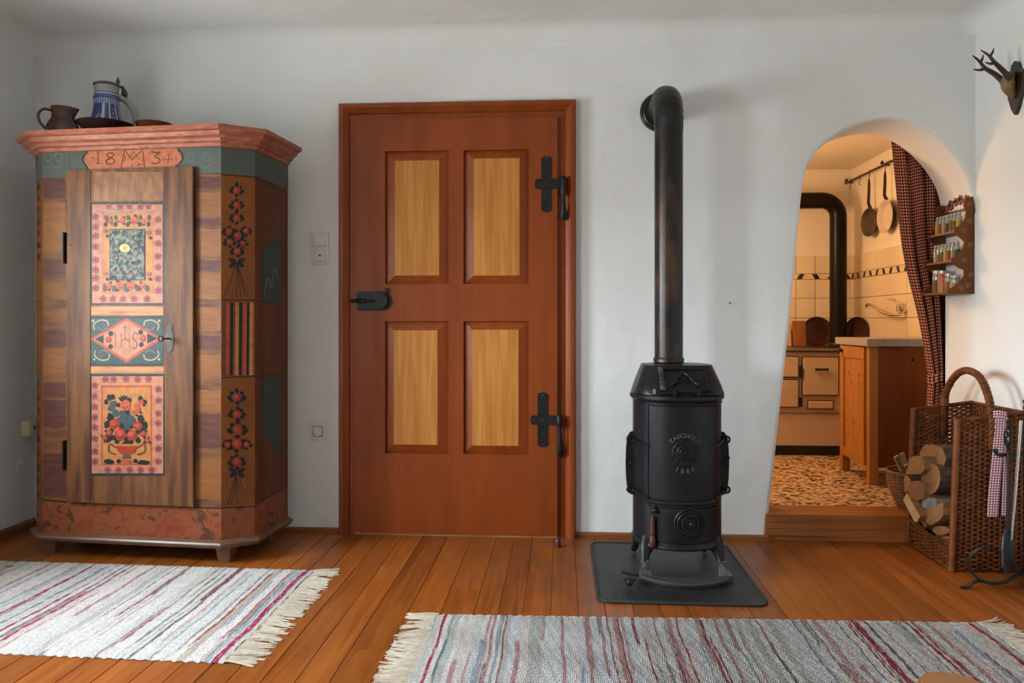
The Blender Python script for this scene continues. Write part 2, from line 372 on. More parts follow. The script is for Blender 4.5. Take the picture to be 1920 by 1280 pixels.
for k, (o, i) in enumerate(PR):
    ox0, ox1 = (px0, px1) if k % 2 == 0 else (px2, px3); oz0, oz1 = (zt0, zt1) if k < 2 else (zb0, zb1)
    ix0, ix1, iz0, iz1 = i
    m = MB(); yo, yi = LYF+.017, LYF+.004
    m.add([(ox0, yo, oz0), (ox1, yo, oz0), (ox1, yo, oz1), (ox0, yo, oz1), (ix0, yi, iz0), (ix1, yi, iz0), (ix1, yi, iz1), (ix0, yi, iz1)],
          [(0, 1, 5, 4), (1, 2, 6, 5), (2, 3, 7, 6), (3, 0, 4, 7)], 0)
    m.add([(ix0, yi, iz0), (ix1, yi, iz0), (ix1, yi, iz1), (ix0, yi, iz1)], [(0, 1, 2, 3)], 1)
    m.build('panel', [redpaint, yellowwood], leaf)
# lock box on the left
def dw(px, py): p = at_y(px, py, LYF); return p.x, p.z
lx0, lz1 = dw(671, 546); lx1, lz0 = dw(735, 582)
lk = MB(); r_ = (lz1-lz0)/2; cx = lx1-r_; cz = (lz0+lz1)/2
out = [(lx0, lz0), (cx, lz0)]+[(cx+r_*math.sin(a), cz-r_*math.cos(a)) for a in [pi*i/12 for i in range(1, 12)]]+[(cx, lz1), (lx0, lz1)]
fr = ((0, LYF, 0), (1, 0, 0), (0, 0, 1), (0, -1, 0))
lk.prism(out, 0, .003, frame=fr)
inn = [(lx0, lz0+.008), (cx-.01, lz0+.008)]+[(cx-.01+(r_-.008)*math.sin(a), cz-(r_-.008)*math.cos(a)) for a in [pi*i/12 for i in range(1, 12)]]+[(cx-.01, lz1-.008), (lx0, lz1-.008)]
lk.prism(inn, .003, .022, frame=fr)
lock = lk.build('lock_case', iron, d, smooth=40)
m = MB(); kx, kz = dw(667, 565)
m.tube([(lx0+.085, LYF-.026, cz), (lx0+.04, LYF-.032, cz), (lx0+.01, LYF-.034, cz)], [.005, .008, .010], 10); m.lathe([(0, 0), (.012, .002), (.014, .008), (.006, .013), (.010, .020), (.013, .027), (.009, .034), (0, .036)], (lx0+.012, LYF-.034, cz), 14, axis='x')
m.v = [(2*(lx0+.012)-v[0] if False else v[0], v[1], v[2]) for v in m.v]
m.build('knob', iron, lock, smooth=True)
m = MB(); m.lathe([(0, 0), (.009, .002), (.011, .008), (.006, .012), (.012, .020), (.008, .030), (0, .032)], (0, 0, 0), 12, axis='x'); m.v = [(lx0+.004-v[0], v[1]+LYF-.030, v[2]+cz) for v in m.v]; m.build('knob', iron, lock, smooth=True)
m = MB(); ux, uz = dw(726, 541); m.tube([(ux, LYF-.012, lz1-.012), (ux, LYF-.014, uz-.002)], .005, 8); m.tube([(ux-.012, LYF-.014, uz), (ux, LYF-.014, uz-.003), (ux+.013, LYF-.014, uz)], [.002, .004, .002], 8); m.build('thumb_latch', iron, lock, smooth=True)
# cross hinges
for bars in (dict(v=(1015, 293, 1034, 398), h=(1003, 336, 1052, 354), b=(1050, 330, 1063, 368), p=(1050, 367, 1064, 412)), dict(v=(1008, 735, 1027, 838), h=(995, 778, 1045, 796), b=(1044, 775, 1054, 800), p=(1044, 798, 1057, 855))):
    x0, z1 = dw(*bars['v'][:2]); x1, z0 = dw(*bars['v'][2:]); m = MB(); xm = (x0+x1)/2; hw = (x1-x0)/2
    rnd = lambda c0, c1, a0, a1, vert: [(c0-a0, c1), (c0-a0*.7, c1+a0*.7), (c0, c1+a0)] if 0 else None
    pol = [(x0, z0+.012), (x0+.006, z0+.004), (xm, z0), (x1-.006, z0+.004), (x1, z0+.012), (x1, z1-.012), (x1-.006, z1-.004), (xm, z1), (x0+.006, z1-.004), (x0, z1-.012)]
    m.prism(pol, 0, .004, frame=fr)
    hx0, hz1 = dw(*bars['h'][:2]); hx1, hz0 = dw(*bars['h'][2:])
    pol = [(hx0, hz0+.012), (hx0+.004, hz0+.005), (hx0+.012, hz0), (hx1, hz0), (hx1, hz1), (hx0+.012, hz1), (hx0+.004, hz1-.005), (hx0, hz1-.012)]
    m.prism(pol, .004, .008, frame=fr)
    hinge = m.build('hinge_strap', iron, d)
    m = MB(); zc = (hz0+hz1)/2
    for rx, rz in ((xm, z1-.012), (xm, z0+.012), (hx0+.011, zc), (hx1-.03, zc), (xm, zc), (xm, (z0+zc)/2), ): m = MB(); m.ball((rx, LYF-.007, rz), .0035, 8); m.build('rivet', greyiron, hinge, smooth=True)
    bx0, bz1 = dw(*bars['b'][:2]); bx1, bz0 = dw(*bars['b'][2:]); c = (bx0+bx1)/2
    m = MB(); m.lathe([(0, bz0), (.010, bz0), (.0145, bz0+.012), (.0145, bz1-.014), (.009, bz1-.004), (0, bz1)], (c, LYF-.012, 0), 14); m.build('hinge_barrel', iron, hinge, smooth=True)
    qx0, qz1 = dw(*bars['p'][:2]); qx1, qz0 = dw(*bars['p'][2:]); c2 = (qx0+qx1)/2
    m = MB(); m.tube([(c, LYF-.010, qz1), (c, LYF-.012, qz1-.02), (c2, LYF-.011, (qz0+qz1)/2), (c2+.001, LYF-.006, qz0+.02), (c2, LYF+.002, qz0)], [.009, .006, .011, .017, .012], 10, flat=(1, .55)); m.build('pintle', iron, hinge, smooth=True)
m = MB(); m.box(DX0-.1, DX1+.1, WT, WT+.06, -.014, DZ+.1); struct(m.build('wall_door_backing', plaster))  # added unseen backing, stops sky light leaking through the door gaps
# ================================================================== KITCHEN SHELL behind the arch
KX0, KX1, KY, KZ = .1, 2.13, 2.2, 2.14
terr = bpy.data.materials.new('terrazzo'); terr.use_nodes = True; t = terr.node_tree; N = t.nodes; b = N['Principled BSDF']; b.inputs['Roughness'].default_value = .5
tcn = N.new('ShaderNodeTexCoord'); vo = N.new('ShaderNodeTexVoronoi'); vo.inputs['Scale'].default_value = 55; t.links.new(tcn.outputs['Object'], vo.inputs['Vector'])
sp = N.new('ShaderNodeSeparateColor'); t.links.new(vo.outputs['Color'], sp.inputs[0]); cr = N.new('ShaderNodeValToRGB'); cr.color_ramp.interpolation = 'CONSTANT'
els = [(0, (.05, .026, .012)), (.2, (.50, .30, .13)), (.45, (.62, .42, .22)), (.62, (.34, .18, .07)), (.8, (.56, .38, .2))]
cr.color_ramp.elements[1].position = .2; cr.color_ramp.elements[0].color = (*els[0][1], 1); cr.color_ramp.elements[1].color = (*els[1][1], 1)
for p_, c_ in els[2:]: e = cr.color_ramp.elements.new(p_); e.color = (*c_, 1)
t.links.new(sp.outputs[0], cr.inputs[0]); t.links.new(cr.outputs[0], b.inputs['Base Color'])
m = MB(); m.box(KX0, KX1, .012, KY, 0, ZK-.0005); struct(m.build('floor_kitchen', terr), 'speckled terrazzo kitchen floor')
m = MB(); m.box(KX0-.1, KX1+.1, KY, KY+.1, 0, KZ+.1); wkb = struct(m.build('wall_kitchen_back', plaster_k))
m = MB(); m.box(KX1, KX1+.1, WT, KY, 0, KZ+.1); wkr = struct(m.build('wall_kitchen_right', plaster_k))
m = MB(); m.box(KX0-.1, KX0, WT, KY, 0, KZ+.1); struct(m.build('wall_kitchen_left', plaster_k))
m = MB(); m.box(KX0-.1, KX1+.1, WT, KY+.1, KZ, KZ+.08); struct(m.build('ceiling_kitchen', plaster_k))
m = MB(); m.box(XR, KX1, WT-.02, WT, 0, KZ); struct(m.build('wall_kitchen_front', plaster_k))
tile = pmat('wall_tile', (.74, .62, .44), (.70, .58, .40), rough=.14, spec=.5, scale=3, vrand=.03)
grout = pmat('grout', (.36, .22, .11), rough=.9)
bandc = pmat('border_tile_cream', (.70, .55, .36), rough=.2); bandd = pmat('border_tile_dark', (.012, .016, .028), rough=.25); bandg = pmat('border_tile_grey', (.05, .06, .075), rough=.25)
rowsz = [(.60, .758), (.76, .900), (.902, 1.042), (1.044, 1.188), (1.190, 1.327), (1.372, 1.501)]
m = MB(); m.box(.6, KX1-.004, KY-.003, KY, .6, 1.50); m.build('grout_bed', grout, wkb)
m = MB(); m.box(KX1-.003, KX1, .45, KY-.004, .6, 1.50); m.build('grout_bed', grout, wkr)
xj = [2.126, 2.006, 1.866, 1.726, 1.586, 1.446, 1.306, 1.166, 1.026]
for i in range(len(xj)-1):
    for z0, z1 in rowsz:
        m = MB(); a, b_ = xj[i+1]+.0015, xj[i]-.0015; g = .002
        m.add([(a, 0, z0), (b_, 0, z0), (b_, 0, z1), (a, 0, z1), (a+g, -.006, z0+g), (b_-g, -.006, z0+g), (b_-g, -.006, z1-g), (a+g, -.006, z1-g)], [(0, 1, 5, 4), (1, 2, 6, 5), (2, 3, 7, 6), (3, 0, 4, 7), (4, 5, 6, 7)])
        m.build('tile', tile, wkb, loc=(0, KY-.003, 0))
yj = [2.19, 1.73, 1.26, .80, .46]
for i in range(len(yj)-1):
    for z0, z1 in rowsz:
        m = MB(); a, b_ = yj[i+1]+.0015, yj[i]-.0015; g = .002
        m.add([(0, a, z0), (0, b_, z0), (0, b_, z1), (0, a, z1), (-.006, a+g, z0+g), (-.006, b_-g, z0+g), (-.006, b_-g, z1-g), (-.006, a+g, z1-g)], [(0, 1, 5, 4), (1, 2, 6, 5), (2, 3, 7, 6), (3, 0, 4, 7), (4, 5, 6, 7)])
        m.build('tile', tile, wkr, loc=(KX1-.003, 0, 0))
def border(parent, frame_o, ux, nrm, L_):
    pitch = .1105; n = int(L_/pitch)
    for i in range(n):
        m = MB(); z0, z1 = 1.330, 1.369; f = (frame_o, ux, (0, 0, 1), nrm)
        m.prism([(i*pitch, z0), ((i+1)*pitch-.001, z0), ((i+1)*pitch-.001, z1), (i*pitch, z1)], 0, .006, 0, frame=f)
        q = i*pitch
        m.prism([(q+.004, z1-.001), (q+.048, z1-.001), (q+.026, z0+.001)] if False else [(q+.006, z1-.001), (q+.042, z1-.001), (q+.064, z0+.001), (q+.028, z0+.001)] if i % 2 else [(q+.028, z1-.001), (q+.064, z1-.001), (q+.042, z0+.001), (q+.006, z0+.001)], .006, .0065, 1, frame=f)
        m.prism([(q+.030, z1-.002), (q+.040, z1-.002), (q+.050, z1-.018)], .0065, .007, 2, frame=f)
        m.build('border_tile', [bandc, bandd, bandg], parent)
border(wkb, (KX1-.004, KY-.003, 0), (-1, 0, 0), (0, -1, 0), 1.2)
border(wkr, (KX1-.003, KY-.010, 0), (0, -1, 0), (-1, 0, 0), 1.72)

# ================================================================== PAINTED WARDROBE
PHI = R(-4.8); WW = .832; CK = .1375; WS = .325
cK, sK = CK*math.cos(R(40)), CK*math.sin(R(40)); WD = sK+WS
uW = Vector((math.cos(PHI), math.sin(PHI), 0)); vW = Vector((-math.sin(PHI), math.cos(PHI), 0))
Cw = Vector((-1.4265, -.51, 0)); OW = Cw-uW*(WW/2)
WR = thing('painted_wardrobe', 'painted folk wardrobe dated 1834 with chamfered corners and flower panels', 'wardrobe', OW, PHI)
def loc_w(p): q = p-OW; return Vector((q.dot(uW), q.dot(vW), q.z))
DOORY = -.018
def wf(px, py, off=0.0):            # point of the wardrobe front -> (x, z)
    p = loc_w(on_plane(px, py, OW+vW*off, vW)); return p.x, p.z
nC = (uW*math.sin(R(40))-vW*math.cos(R(40))); dC = (uW*math.cos(R(40))+vW*math.sin(R(40)))
def wc(px, py): p = on_plane(px, py, Cw, nC); return (p-Cw).dot(dC), p.z
Dw = Cw+dC*CK
def ws(px, py): p = on_plane(px, py, Dw, uW); return (p-Dw).dot(vW), p.z
outl = [(-WW/2-cK, WD), (-WW/2-cK, sK), (-WW/2, 0), (WW/2, 0), (WW/2+cK, sK), (WW/2+cK, WD)]
def w_off(o):
    t = math.tan(R(20)); t2 = math.tan(R(25))       # corner angles 40 and 50 degrees
    return [(-WW/2-cK-o, WD), (-WW/2-cK-o, sK-o*t2), (-WW/2-o*t, -o), (WW/2+o*t, -o), (WW/2+cK+o, sK-o*t2), (WW/2+cK+o, WD)]
wbrown = pmat('wardrobe_stile', (.19, .077, .026), (.092, .036, .023), rough=.5, spec=.16, scale=4, stretch=(1.2, 3, 5.5), ramp=(.38, .62), third=(.5, (.142, .063, .028)), bump=.0006, bscale=8, bstretch=(1, 3, 12))
wdoorw = pmat('wardrobe_door_wood', (.165, .068, .025), (.072, .028, .017), rough=.48, spec=.18, scale=4.5, stretch=(7, 3, .8), ramp=(.36, .66), third=(.5, (.118, .049, .022)), bump=.0006, bscale=8, bstretch=(12, 3, 1))
wteal = pmat('wardrobe_teal', (.065, .088, .080), (.10, .092, .058), rough=.5, spec=.2, scale=14, ramp=(.45, .7), dist=1.2)
wred = pmat('wardrobe_red_marble', (.19, .034, .015), (.08, .026, .015), rough=.45, spec=.25, scale=14, dist=1.5, third=(.55, (.22, .07, .025)))
wcorn = pmat('wardrobe_cornice', (.285, .078, .042), (.155, .036, .026), rough=.42, spec=.25, scale=9, stretch=(1.5, 3, 6), ramp=(.42, .72), third=(.55, (.37, .135, .08)))
wplinth = pmat('wardrobe_plinth', (.10, .055, .04), (.16, .07, .035), rough=.35, scale=9, stretch=(1, 3, 9))
worange = pmat('wardrobe_ochre_shaded', (.20, .068, .013), (.16, .050, .011), rough=.5, spec=.2, scale=8)  # ochre chamfer ground, darkened to stand in for shade on that side
wside = pmat('wardrobe_side_brown', (.13, .043, .014), (.09, .028, .012), rough=.5, spec=.2, scale=5, stretch=(4, 4, .8))
Zm0, Zm1, Zb, Zf0, Zf1, Ztop = .069, .103, .235, 1.642, 1.762, 1.832
def band(name, o, z0, z1, mat, idx=None, mats=None):
    q = w_off(o); m = MB(); n = 6
    m.prism(q, z0, z1); return m.build(name, mat, WR)
band('base_panel', .0, Zm1-.004, Zb, wred)
m = MB(); rows = []
for o, z in ((.0, Zm0), (.014, Zm0), (.016, Zm0+.008), (.024, Zm0+.011), (.026, Zm0+.018), (.022, Zm0+.025), (.012, Zm0+.029), (.002, Zm1)): rows.append([(x, y, z) for x, y in w_off(o)])
m.grid(rows); q = w_off(0); m.prism(q, Zm0, Zm0+.004); m.build('plinth_moulding', wplinth, WR, smooth=25)
m = MB(); rows = []
for o, z in ((.0, Zf1-.012), (.012, Zf1-.008), (.014, Zf1+.006), (.026, Zf1+.010), (.028, Zf1+.022), (.044, Zf1+.030), (.050, Zf1+.040), (.052, Zf1+.046), (.066, Zf1+.050), (.070, Zf1+.054), (.070, Ztop), (.06, Ztop+.001)): rows.append([(x, y, z) for x, y in w_off(o)])
m.grid(rows); m.prism(w_off(.06), Ztop-.004, Ztop+.001); m.build('cornice', wcorn, WR, smooth=20)
band('frieze', .002, Zf0, Zf1, wteal)
dx0, dz1 = wf(126, 319, DOORY); dx1, dz0 = wf(362, 950, DOORY)
m = MB(); m.box(-WW/2, dx0+.02, 0, .022, Zb, Zf0); m.build('front_stile', wbrown, WR)
m = MB(); m.box(dx1-.02, WW/2, 0, .022, Zb, Zf0); m.build('front_stile', wbrown, WR)
for sgn in (-1, 1):
    a = (sgn*WW/2, 0); b_ = (sgn*(WW/2+cK), sK)
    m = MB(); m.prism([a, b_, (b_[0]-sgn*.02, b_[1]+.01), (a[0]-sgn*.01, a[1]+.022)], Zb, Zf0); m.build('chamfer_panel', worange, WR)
    m = MB(); xx = sgn*(WW/2+cK); m.box(min(xx, xx-sgn*.02), max(xx, xx-sgn*.02), sK, WD, Zb, Zf0); m.build('side_panel', wside, WR)
m = MB(); m.box(-WW/2-cK, WW/2+cK, WD-.012, WD, Zm1, Zf1); m.build('back_panel', wside, WR)
for fx, fy in ((-WW/2+.01, .055), (WW/2-.005, .055), (-WW/2-.03, WD-.06), (WW/2+.03, WD-.06)):
    m = MB(); a, c = .035, .024
    m.add([(fx-c, fy-c, 0), (fx+c, fy-c, 0), (fx+c, fy+c, 0), (fx-c, fy+c, 0), (fx-a, fy-a, Zm0+.002), (fx+a, fy-a, Zm0+.002), (fx+a, fy+a, Zm0+.002), (fx-a, fy+a, Zm0+.002)],
          [(0, 3, 2, 1), (4, 5, 6, 7), (0, 1, 5, 4), (1, 2, 6, 5), (2, 3, 7, 6), (3, 0, 4, 7)]); m.build('foot', wplinth, WR)
# door of the wardrobe (edge slightly rounded)
m = MB(); cb = .004
m.prism([(dx0, .0), (dx0, DOORY+cb), (dx0+cb, DOORY), (dx1-cb, DOORY), (dx1, DOORY+cb), (dx1, .0)], dz0, dz1); wdoor = m.build('door', wdoorw, WR)
m = MB()                          # the door's two stiles stand a touch proud
for pa, pb in ((126, 170), (309, 362)):
    a, _ = wf(pa, 600, DOORY); b_, _ = wf(pb, 600, DOORY)
    m.box(a+.001, b_, DOORY-.0022, DOORY+.002, dz0+.001, dz1-.001)
m.build('door_stile', wdoorw, wdoor)
# ---- painting helper: flat brushwork lying on a face
class Paint:
    def __init__(s, o, ux, uy, n, mapf): s.o, s.ux, s.uy, s.n = Vector(o), Vector(ux), Vector(uy), Vector(n); s.map = mapf; s.mb = MB(); s.mats = []; s.lay = 0
    def mi(s, mat):
        if mat not in s.mats: s.mats.append(mat)
        return s.mats.index(mat)
    def P(s, a, b): return s.o+s.ux*a+s.uy*b+s.n*(.0003+s.lay*.00004)
    def poly2(s, pts, mat):
        tri = tessellate_polygon([[Vector((a, b, 0)) for a, b in pts]]); s.mb.add([s.P(a, b) for a, b in pts], [tuple(t) for t in tri], s.mi(mat)); s.lay += .12
    def poly(s, px, mat): s.poly2([s.map(*p) for p in px], mat)
    def rect(s, x0, y0, x1, y1, mat): s.poly([(x0, y0), (x1, y0), (x1, y1), (x0, y1)], mat)
    def frame(s, x0, y0, x1, y1, w_, mat):
        for q in ((x0-w_, y0-w_, x1+w_, y0), (x0-w_, y1, x1+w_, y1+w_), (x0-w_, y0, x0, y1), (x1, y0, x1+w_, y1)): s.rect(*q, mat)
    def disc(s, x, y, r, mat, ry=None, rot=0, wob=0, n=14):
        ry = ry or r; pts = []
        for i in range(n):
            a = 2*pi*i/n; k = 1+wob*(random.random()-.5); u, v = r*k*math.cos(a), ry*k*math.sin(a)
            pts.append((x+u*math.cos(rot)-v*math.sin(rot), y+u*math.sin(rot)+v*math.cos(rot)))
        s.poly(pts, mat)
    def leaf(s, x, y, l, w_, ang, mat):
        c, q = math.cos(ang), math.sin(ang); pts = []
        for t_, k in ((0, 0), (.25, .8), (.55, 1), (.8, .6), (1, 0), (.8, -.6), (.55, -1), (.25, -.8)):
            u, v = l*t_, w_*k; pts.append((x+u*c-v*q, y+u*q+v*c))
        s.poly(pts, mat)
    def stroke(s, pts, w_, mat):
        P = [Vector((a, b)) for a, b in pts]; L_ = []; Rr = []
        for i, p in enumerate(P):
            t_ = P[min(i+1, len(P)-1)]-P[max(i-1, 0)]
            if t_.length < 1e-6: t_ = Vector((1, 0))
            t_.normalize(); n_ = Vector((-t_.y, t_.x)); k = w_/2*(1 if 0 < i < len(P)-1 else .6); L_.append(p+n_*k); Rr.append(p-n_*k)
        vs = [s.P(*s.map(*q)) for q in L_+Rr]; k = len(P)
        s.mb.add(vs, [(i, i+1, k+i+1, k+i) for i in range(k-1)], s.mi(mat)); s.lay += .12
    def curve(s, pts, w_, mat, n=6): s.stroke([(p.x, p.y) for p in catmull([(a, b, 0) for a, b in pts], n)], w_, mat)
    def rose(s, x, y, r, leaves=4, rnd=None, mat=None):
        a0 = random.random()*6
        for i in range(leaves): s.leaf(x+math.cos(a0+i*2*pi/leaves)*r*.6, y+math.sin(a0+i*2*pi/leaves)*r*.6, r*1.15, r*.42, a0+i*2*pi/leaves+random.uniform(-.4, .4), K['dark'])
        s.disc(x, y, r, mat or K['red'], wob=.25); s.disc(x-r*.15, y-r*.15, r*.55, K['rose'], wob=.3); s.curve([(x-r*.5, y+r*.2), (x, y+r*.55), (x+r*.55, y+.05*r)], r*.18, K['deep'])
    def floret(s, x, y, r):
        for i in range(5): s.disc(x+math.cos(i*1.257+.3)*r*.62, y+math.sin(i*1.257+.3)*r*.62, r*.42, K['mauve'], n=8)
        for i in range(5): s.disc(x+math.cos(i*1.257+.9)*r*.95, y+math.sin(i*1.257+.9)*r*.95, r*.2, K['deep'], n=6)
        s.disc(x, y, r*.3, K['deep'], n=8)
    def build(s, name, parent): return s.mb.build(name, s.mats, parent)
def flat(n, c, c2=None):
    c = tuple(q*.80 for q in c)
    return pmat('paint_'+n, c, c2 or tuple(q*.72 for q in c), spec=.16, rough=.44, scale=40, ramp=(.4, .7))
K = dict(dark=flat('dark_green', (.020, .028, .026)), blue=flat('blue_grey', (.055, .085, .095)), line=flat('slate_line', (.030, .043, .050)), red=flat('red', (.36, .045, .022)), rose=flat('rose', (.47, .10, .06)), deep=flat('deep_red', (.17, .018, .022)),
         mauve=flat('mauve', (.30, .085, .085)), pink=flat('pink', (.50, .215, .13)), salmon=flat('salmon', (.52, .17, .085)), orange=flat('ochre', (.50, .215, .07)), cream=flat('cream', (.42, .35, .20)), grey=flat('grey', (.20, .20, .17)), brown=flat('brown', (.16, .06, .03)),
         teal=flat('teal', (.055, .08, .08)), sun=flat('yellow', (.62, .50, .15)), coral=flat('coral', (.44, .085, .045)))
# frieze cartouche with the date
pf = Paint((0, -.002, 0), (1, 0, 0), (0, 0, 1), (0, -1, 0), lambda px, py: wf(px, py, -.002))
z4 = lambda a, b: (60+a*.16146, 260+b*.16146)
car = [(655, 122), (1690, 100), (1690, 140), (1728, 175), (1740, 235), (1712, 280), (1668, 310), (1660, 352), (662, 357), (648, 320), (612, 275), (600, 240), (618, 196), (650, 165)]
cx_, cy_ = 1170, 235
pf.poly([z4(cx_+(a-cx_)*1.045, cy_+(b-cy_)*1.06) for a, b in car], K['line']); pf.poly([z4(a, b) for a, b in car], K['salmon'])
def ink(pts, w_=2.6, cur=True, mat='brown'): (pf.curve if cur else pf.stroke)([z4(a, b) for a, b in pts], w_, K[mat])
ink([(748, 172), (772, 158), (768, 285)], cur=False); ink([(742, 288), (800, 284)], cur=False); pf.disc(*z4(775, 145), 2, K['brown'])
ink([(945, 170), (900, 165), (870, 195), (930, 230), (960, 262), (920, 295), (870, 285), (862, 255), (905, 230), (945, 200), (950, 172)])
ink([(1030, 350), (1055, 240), (1078, 130)], cur=False); ink([(1078, 132), (1120, 190), (1165, 245), (1215, 190), (1285, 130)], cur=False); ink([(1285, 130), (1298, 240), (1312, 350)], cur=False)
ink([(1112, 240), (1182, 150), (1240, 240)], 2.2, False); ink([(1130, 205), (1165, 245), (1205, 205)], 2, False); ink([(1162, 285), (1162, 350)], 2.2, False); ink([(1065, 190), (1085, 215), (1075, 260)], 2); ink([(1215, 320), (1260, 280)], 2); ink([(1245, 300), (1300, 300)], 2, False)
ink([(1385, 145), (1440, 165), (1485, 158), (1425, 208), (1478, 232), (1482, 270), (1430, 290), (1385, 275)]); ink([(1600, 165), (1515, 245), (1640, 238)], 2.6, False); ink([(1592, 185), (1578, 292)], 3, False); pf.disc(*z4(1672, 228), 1.8, K['brown']); pf.disc(*z4(705, 220), 1.6, K['brown'])
for ox in (88, 108, 355, 385):       # faint scrolls on the teal
    pf.curve([(ox-8, 300), (ox-2, 288), (ox+8, 290), (ox+8, 300), (ox, 303), (ox-3, 297)], 1.6, K['grey']); pf.curve([(ox-10, 310), (ox, 315), (ox+12, 306)], 1.4, K['grey'])
pf.stroke([(131, 278), (131, 322)], 1.2, K['dark']); pf.build('date_cartouche', WR)
mkpl = lambda: Paint((0, 0, 0), (1, 0, 0), (0, 0, 1), (0, -1, 0), wf)      # lines and colour bands on the front stiles
for q_, w_, mt in (([(80, 330), (126, 327)], 3, 'line'), ([(363, 325), (415, 325)], 3, 'line'), ([(79, 936), (126, 941)], 4, 'dark'), ([(362, 951), (415, 953)], 4, 'dark')): pl = mkpl(); pl.stroke(q_, w_, K[mt]); pl.build('painted_line', WR)
band_p = pmat('paint_plum', (.078, .029, .027), (.125, .051, .030), rough=.44, spec=.16, scale=12, stretch=(1, 1, 6), ramp=(.35, .8)); band_o = pmat('paint_amber', (.225, .090, .028), (.175, .069, .025), rough=.44, spec=.16, scale=10, stretch=(1, 1, 6))
for y0, y1, mt in ((330, 352, band_p), (360, 405, band_o), (408, 424, band_p), (428, 480, band_o), (486, 508, band_p), (512, 560, band_o), (575, 620, band_o), (628, 655, band_p), (665, 700, band_o), (730, 772, band_o), (775, 840, band_p), (870, 935, band_o)):
    pl = mkpl(); pl.poly([(367, y0+1), (380, y0), (398, y0+2), (414, y0+1), (414, y1), (400, y1+2), (384, y1), (367, y1+1)], mt); pl.build('painted_band', WR)
for y0, y1, mt in ((334, 372, band_p), (378, 470, band_o), (486, 520, band_p), (620, 650, band_p), (655, 705, band_o), (716, 745, band_p), (750, 800, band_p), (850, 930, band_p)):
    pl = mkpl(); pl.poly([(81, y0+1), (100, y0), (123, y0+1), (123, y1), (102, y1+2), (81, y1)], mt); pl.build('painted_band', WR)
DMAP = lambda px, py: wf(px, py, DOORY)
def dpaint(): return Paint((0, DOORY, 0), (1, 0, 0), (0, 0, 1), (0, -1, 0), DMAP)
# upper door panel with framed picture
p = dpaint(); z2 = lambda a, b: (140+a*.1718, 360+b*.1718)
p.rect(170, 379, 309, 571, K['line']); p.rect(173, 383, 305, 568, K['pink'])
x0, y0 = z2(300, 225); x1, y1 = z2(868, 1110); p.rect(x0, y0, x1, y1, K['salmon']); x0, y0 = z2(325, 250); x1, y1 = z2(845, 1085); p.rect(x0, y0, x1, y1, K['orange'])
for a in (370, 500, 600, 720, 805): p.floret(*z2(a, 155), 6)
for a in (310, 420, 530, 650, 790): p.floret(*z2(a, 1165), 6)
for b_ in (300, 435, 560, 700, 820, 945, 1075): p.floret(*z2(912, b_), 6.2)
for b_ in (270, 380, 480, 595, 740, 850, 940, 1050): p.floret(*z2(228, b_), 6.2)
p.curve([z2(a, 205+18*math.sin(a/40)) for a in range(250, 900, 20)], 1.6, K['grey'], 2)
for a, r_, mt in ((390, 5, 'mauve'), (520, 5.5, 'rose'), (650, 7, 'rose'), (770, 6, 'salmon')): p.rose(*z2(a, 312), r_, 3, mat=K[mt])
for a in (345, 450, 585, 720, 812): p.disc(*z2(a, 280), 3.4, K['teal'], 5); p.leaf(*z2(a-10, 380), 10, 3.5, -1.4, K['dark'])
for a, r_ in ((370, 6), (500, 8), (615, 8), (745, 6)): p.rose(*z2(a, 1022), r_, 3, mat=K['rose'])
for a in (330, 430, 555, 685, 790): p.disc(*z2(a, 1050), 4, K['teal'], 6)
for a, b_ in ((340, 430), (808, 450), (340, 900), (808, 900)):
    for k in (-.5, 0, .5): p.leaf(*z2(a, b_+20), 9, 2.4, -pi/2+k, K['mauve'])
    p.leaf(*z2(a, b_+40), 8, 3, .5, K['dark'])
x0, y0 = z2(383, 403); x1, y1 = z2(770, 962); p.rect(x0, y0, x1, y1, K['dark'])
picm = pmat('little_print', (.20, .21, .18), (.03, .045, .05), rough=.55, spec=.12, scale=75, ramp=(.4, .6), third=(.5, (.10, .115, .105)), detail=8)
x0, y0 = z2(391, 411); x1, y1 = z2(762, 952); p.rect(x0, y0, x1, y1, picm); p.disc(*z2(550, 612), 10, K['sun'], 8); p.disc(*z2(550, 610), 5, K['cream'], 4)
for k in range(34):
    a, b_ = random.uniform(410, 740), random.uniform(700, 930); p.disc(*z2(a, b_), random.uniform(1.2, 2.6), K[random.choice(('blue', 'grey', 'mauve', 'cream', 'teal'))], random.uniform(1.5, 4), wob=.4, n=7)
for k in range(16): a = -pi*k/15; p.stroke([z2(550+80*math.cos(a), 600+70*math.sin(a)), z2(550+150*math.cos(a), 590+150*math.sin(a))], 1, K['cream'])
p.build('painted_panel', wdoor)['label'] = 'pink flower-bordered panel around a small grey print'
# middle band with IHS
p = dpaint(); z3 = lambda a, b: (150+a*.09896, 580+b*.09896)
p.rect(168, 593, 307, 685, K['line']); p.rect(169, 597, 305, 682, K['teal'])
p.poly([z3(195, 560), z3(880, 160), z3(1565, 550), z3(880, 1010)], K['coral']); p.poly([z3(275, 560), z3(880, 215), z3(1480, 550), z3(880, 950)], K['pink'])
p.poly([z3(285, 560), z3(450, 475), z3(450, 655)], K['dark']); p.poly([z3(1275, 455), z3(1470, 550), z3(1275, 650)], K['dark'])
for a, b_, r_ in ((545, 575, 6), (1200, 550, 6.4)): p.rose(*z3(a, b_), r_, 0)
for a, b_ in ((585, 455), (580, 705), (1150, 430), (1165, 665)): p.disc(*z3(a, b_), 4.6, K['dark'], 4.8)
B = K['brown']
p.stroke([z3(670, 435), z3(672, 735)], 2.2, B); p.stroke([z3(780, 440), z3(785, 735)], 2.2, B); p.stroke([z3(935, 440), z3(937, 735)], 2.2, B); p.curve([z3(782, 592), z3(830, 570), z3(860, 545), z3(890, 575), z3(936, 588)], 1.8, B)
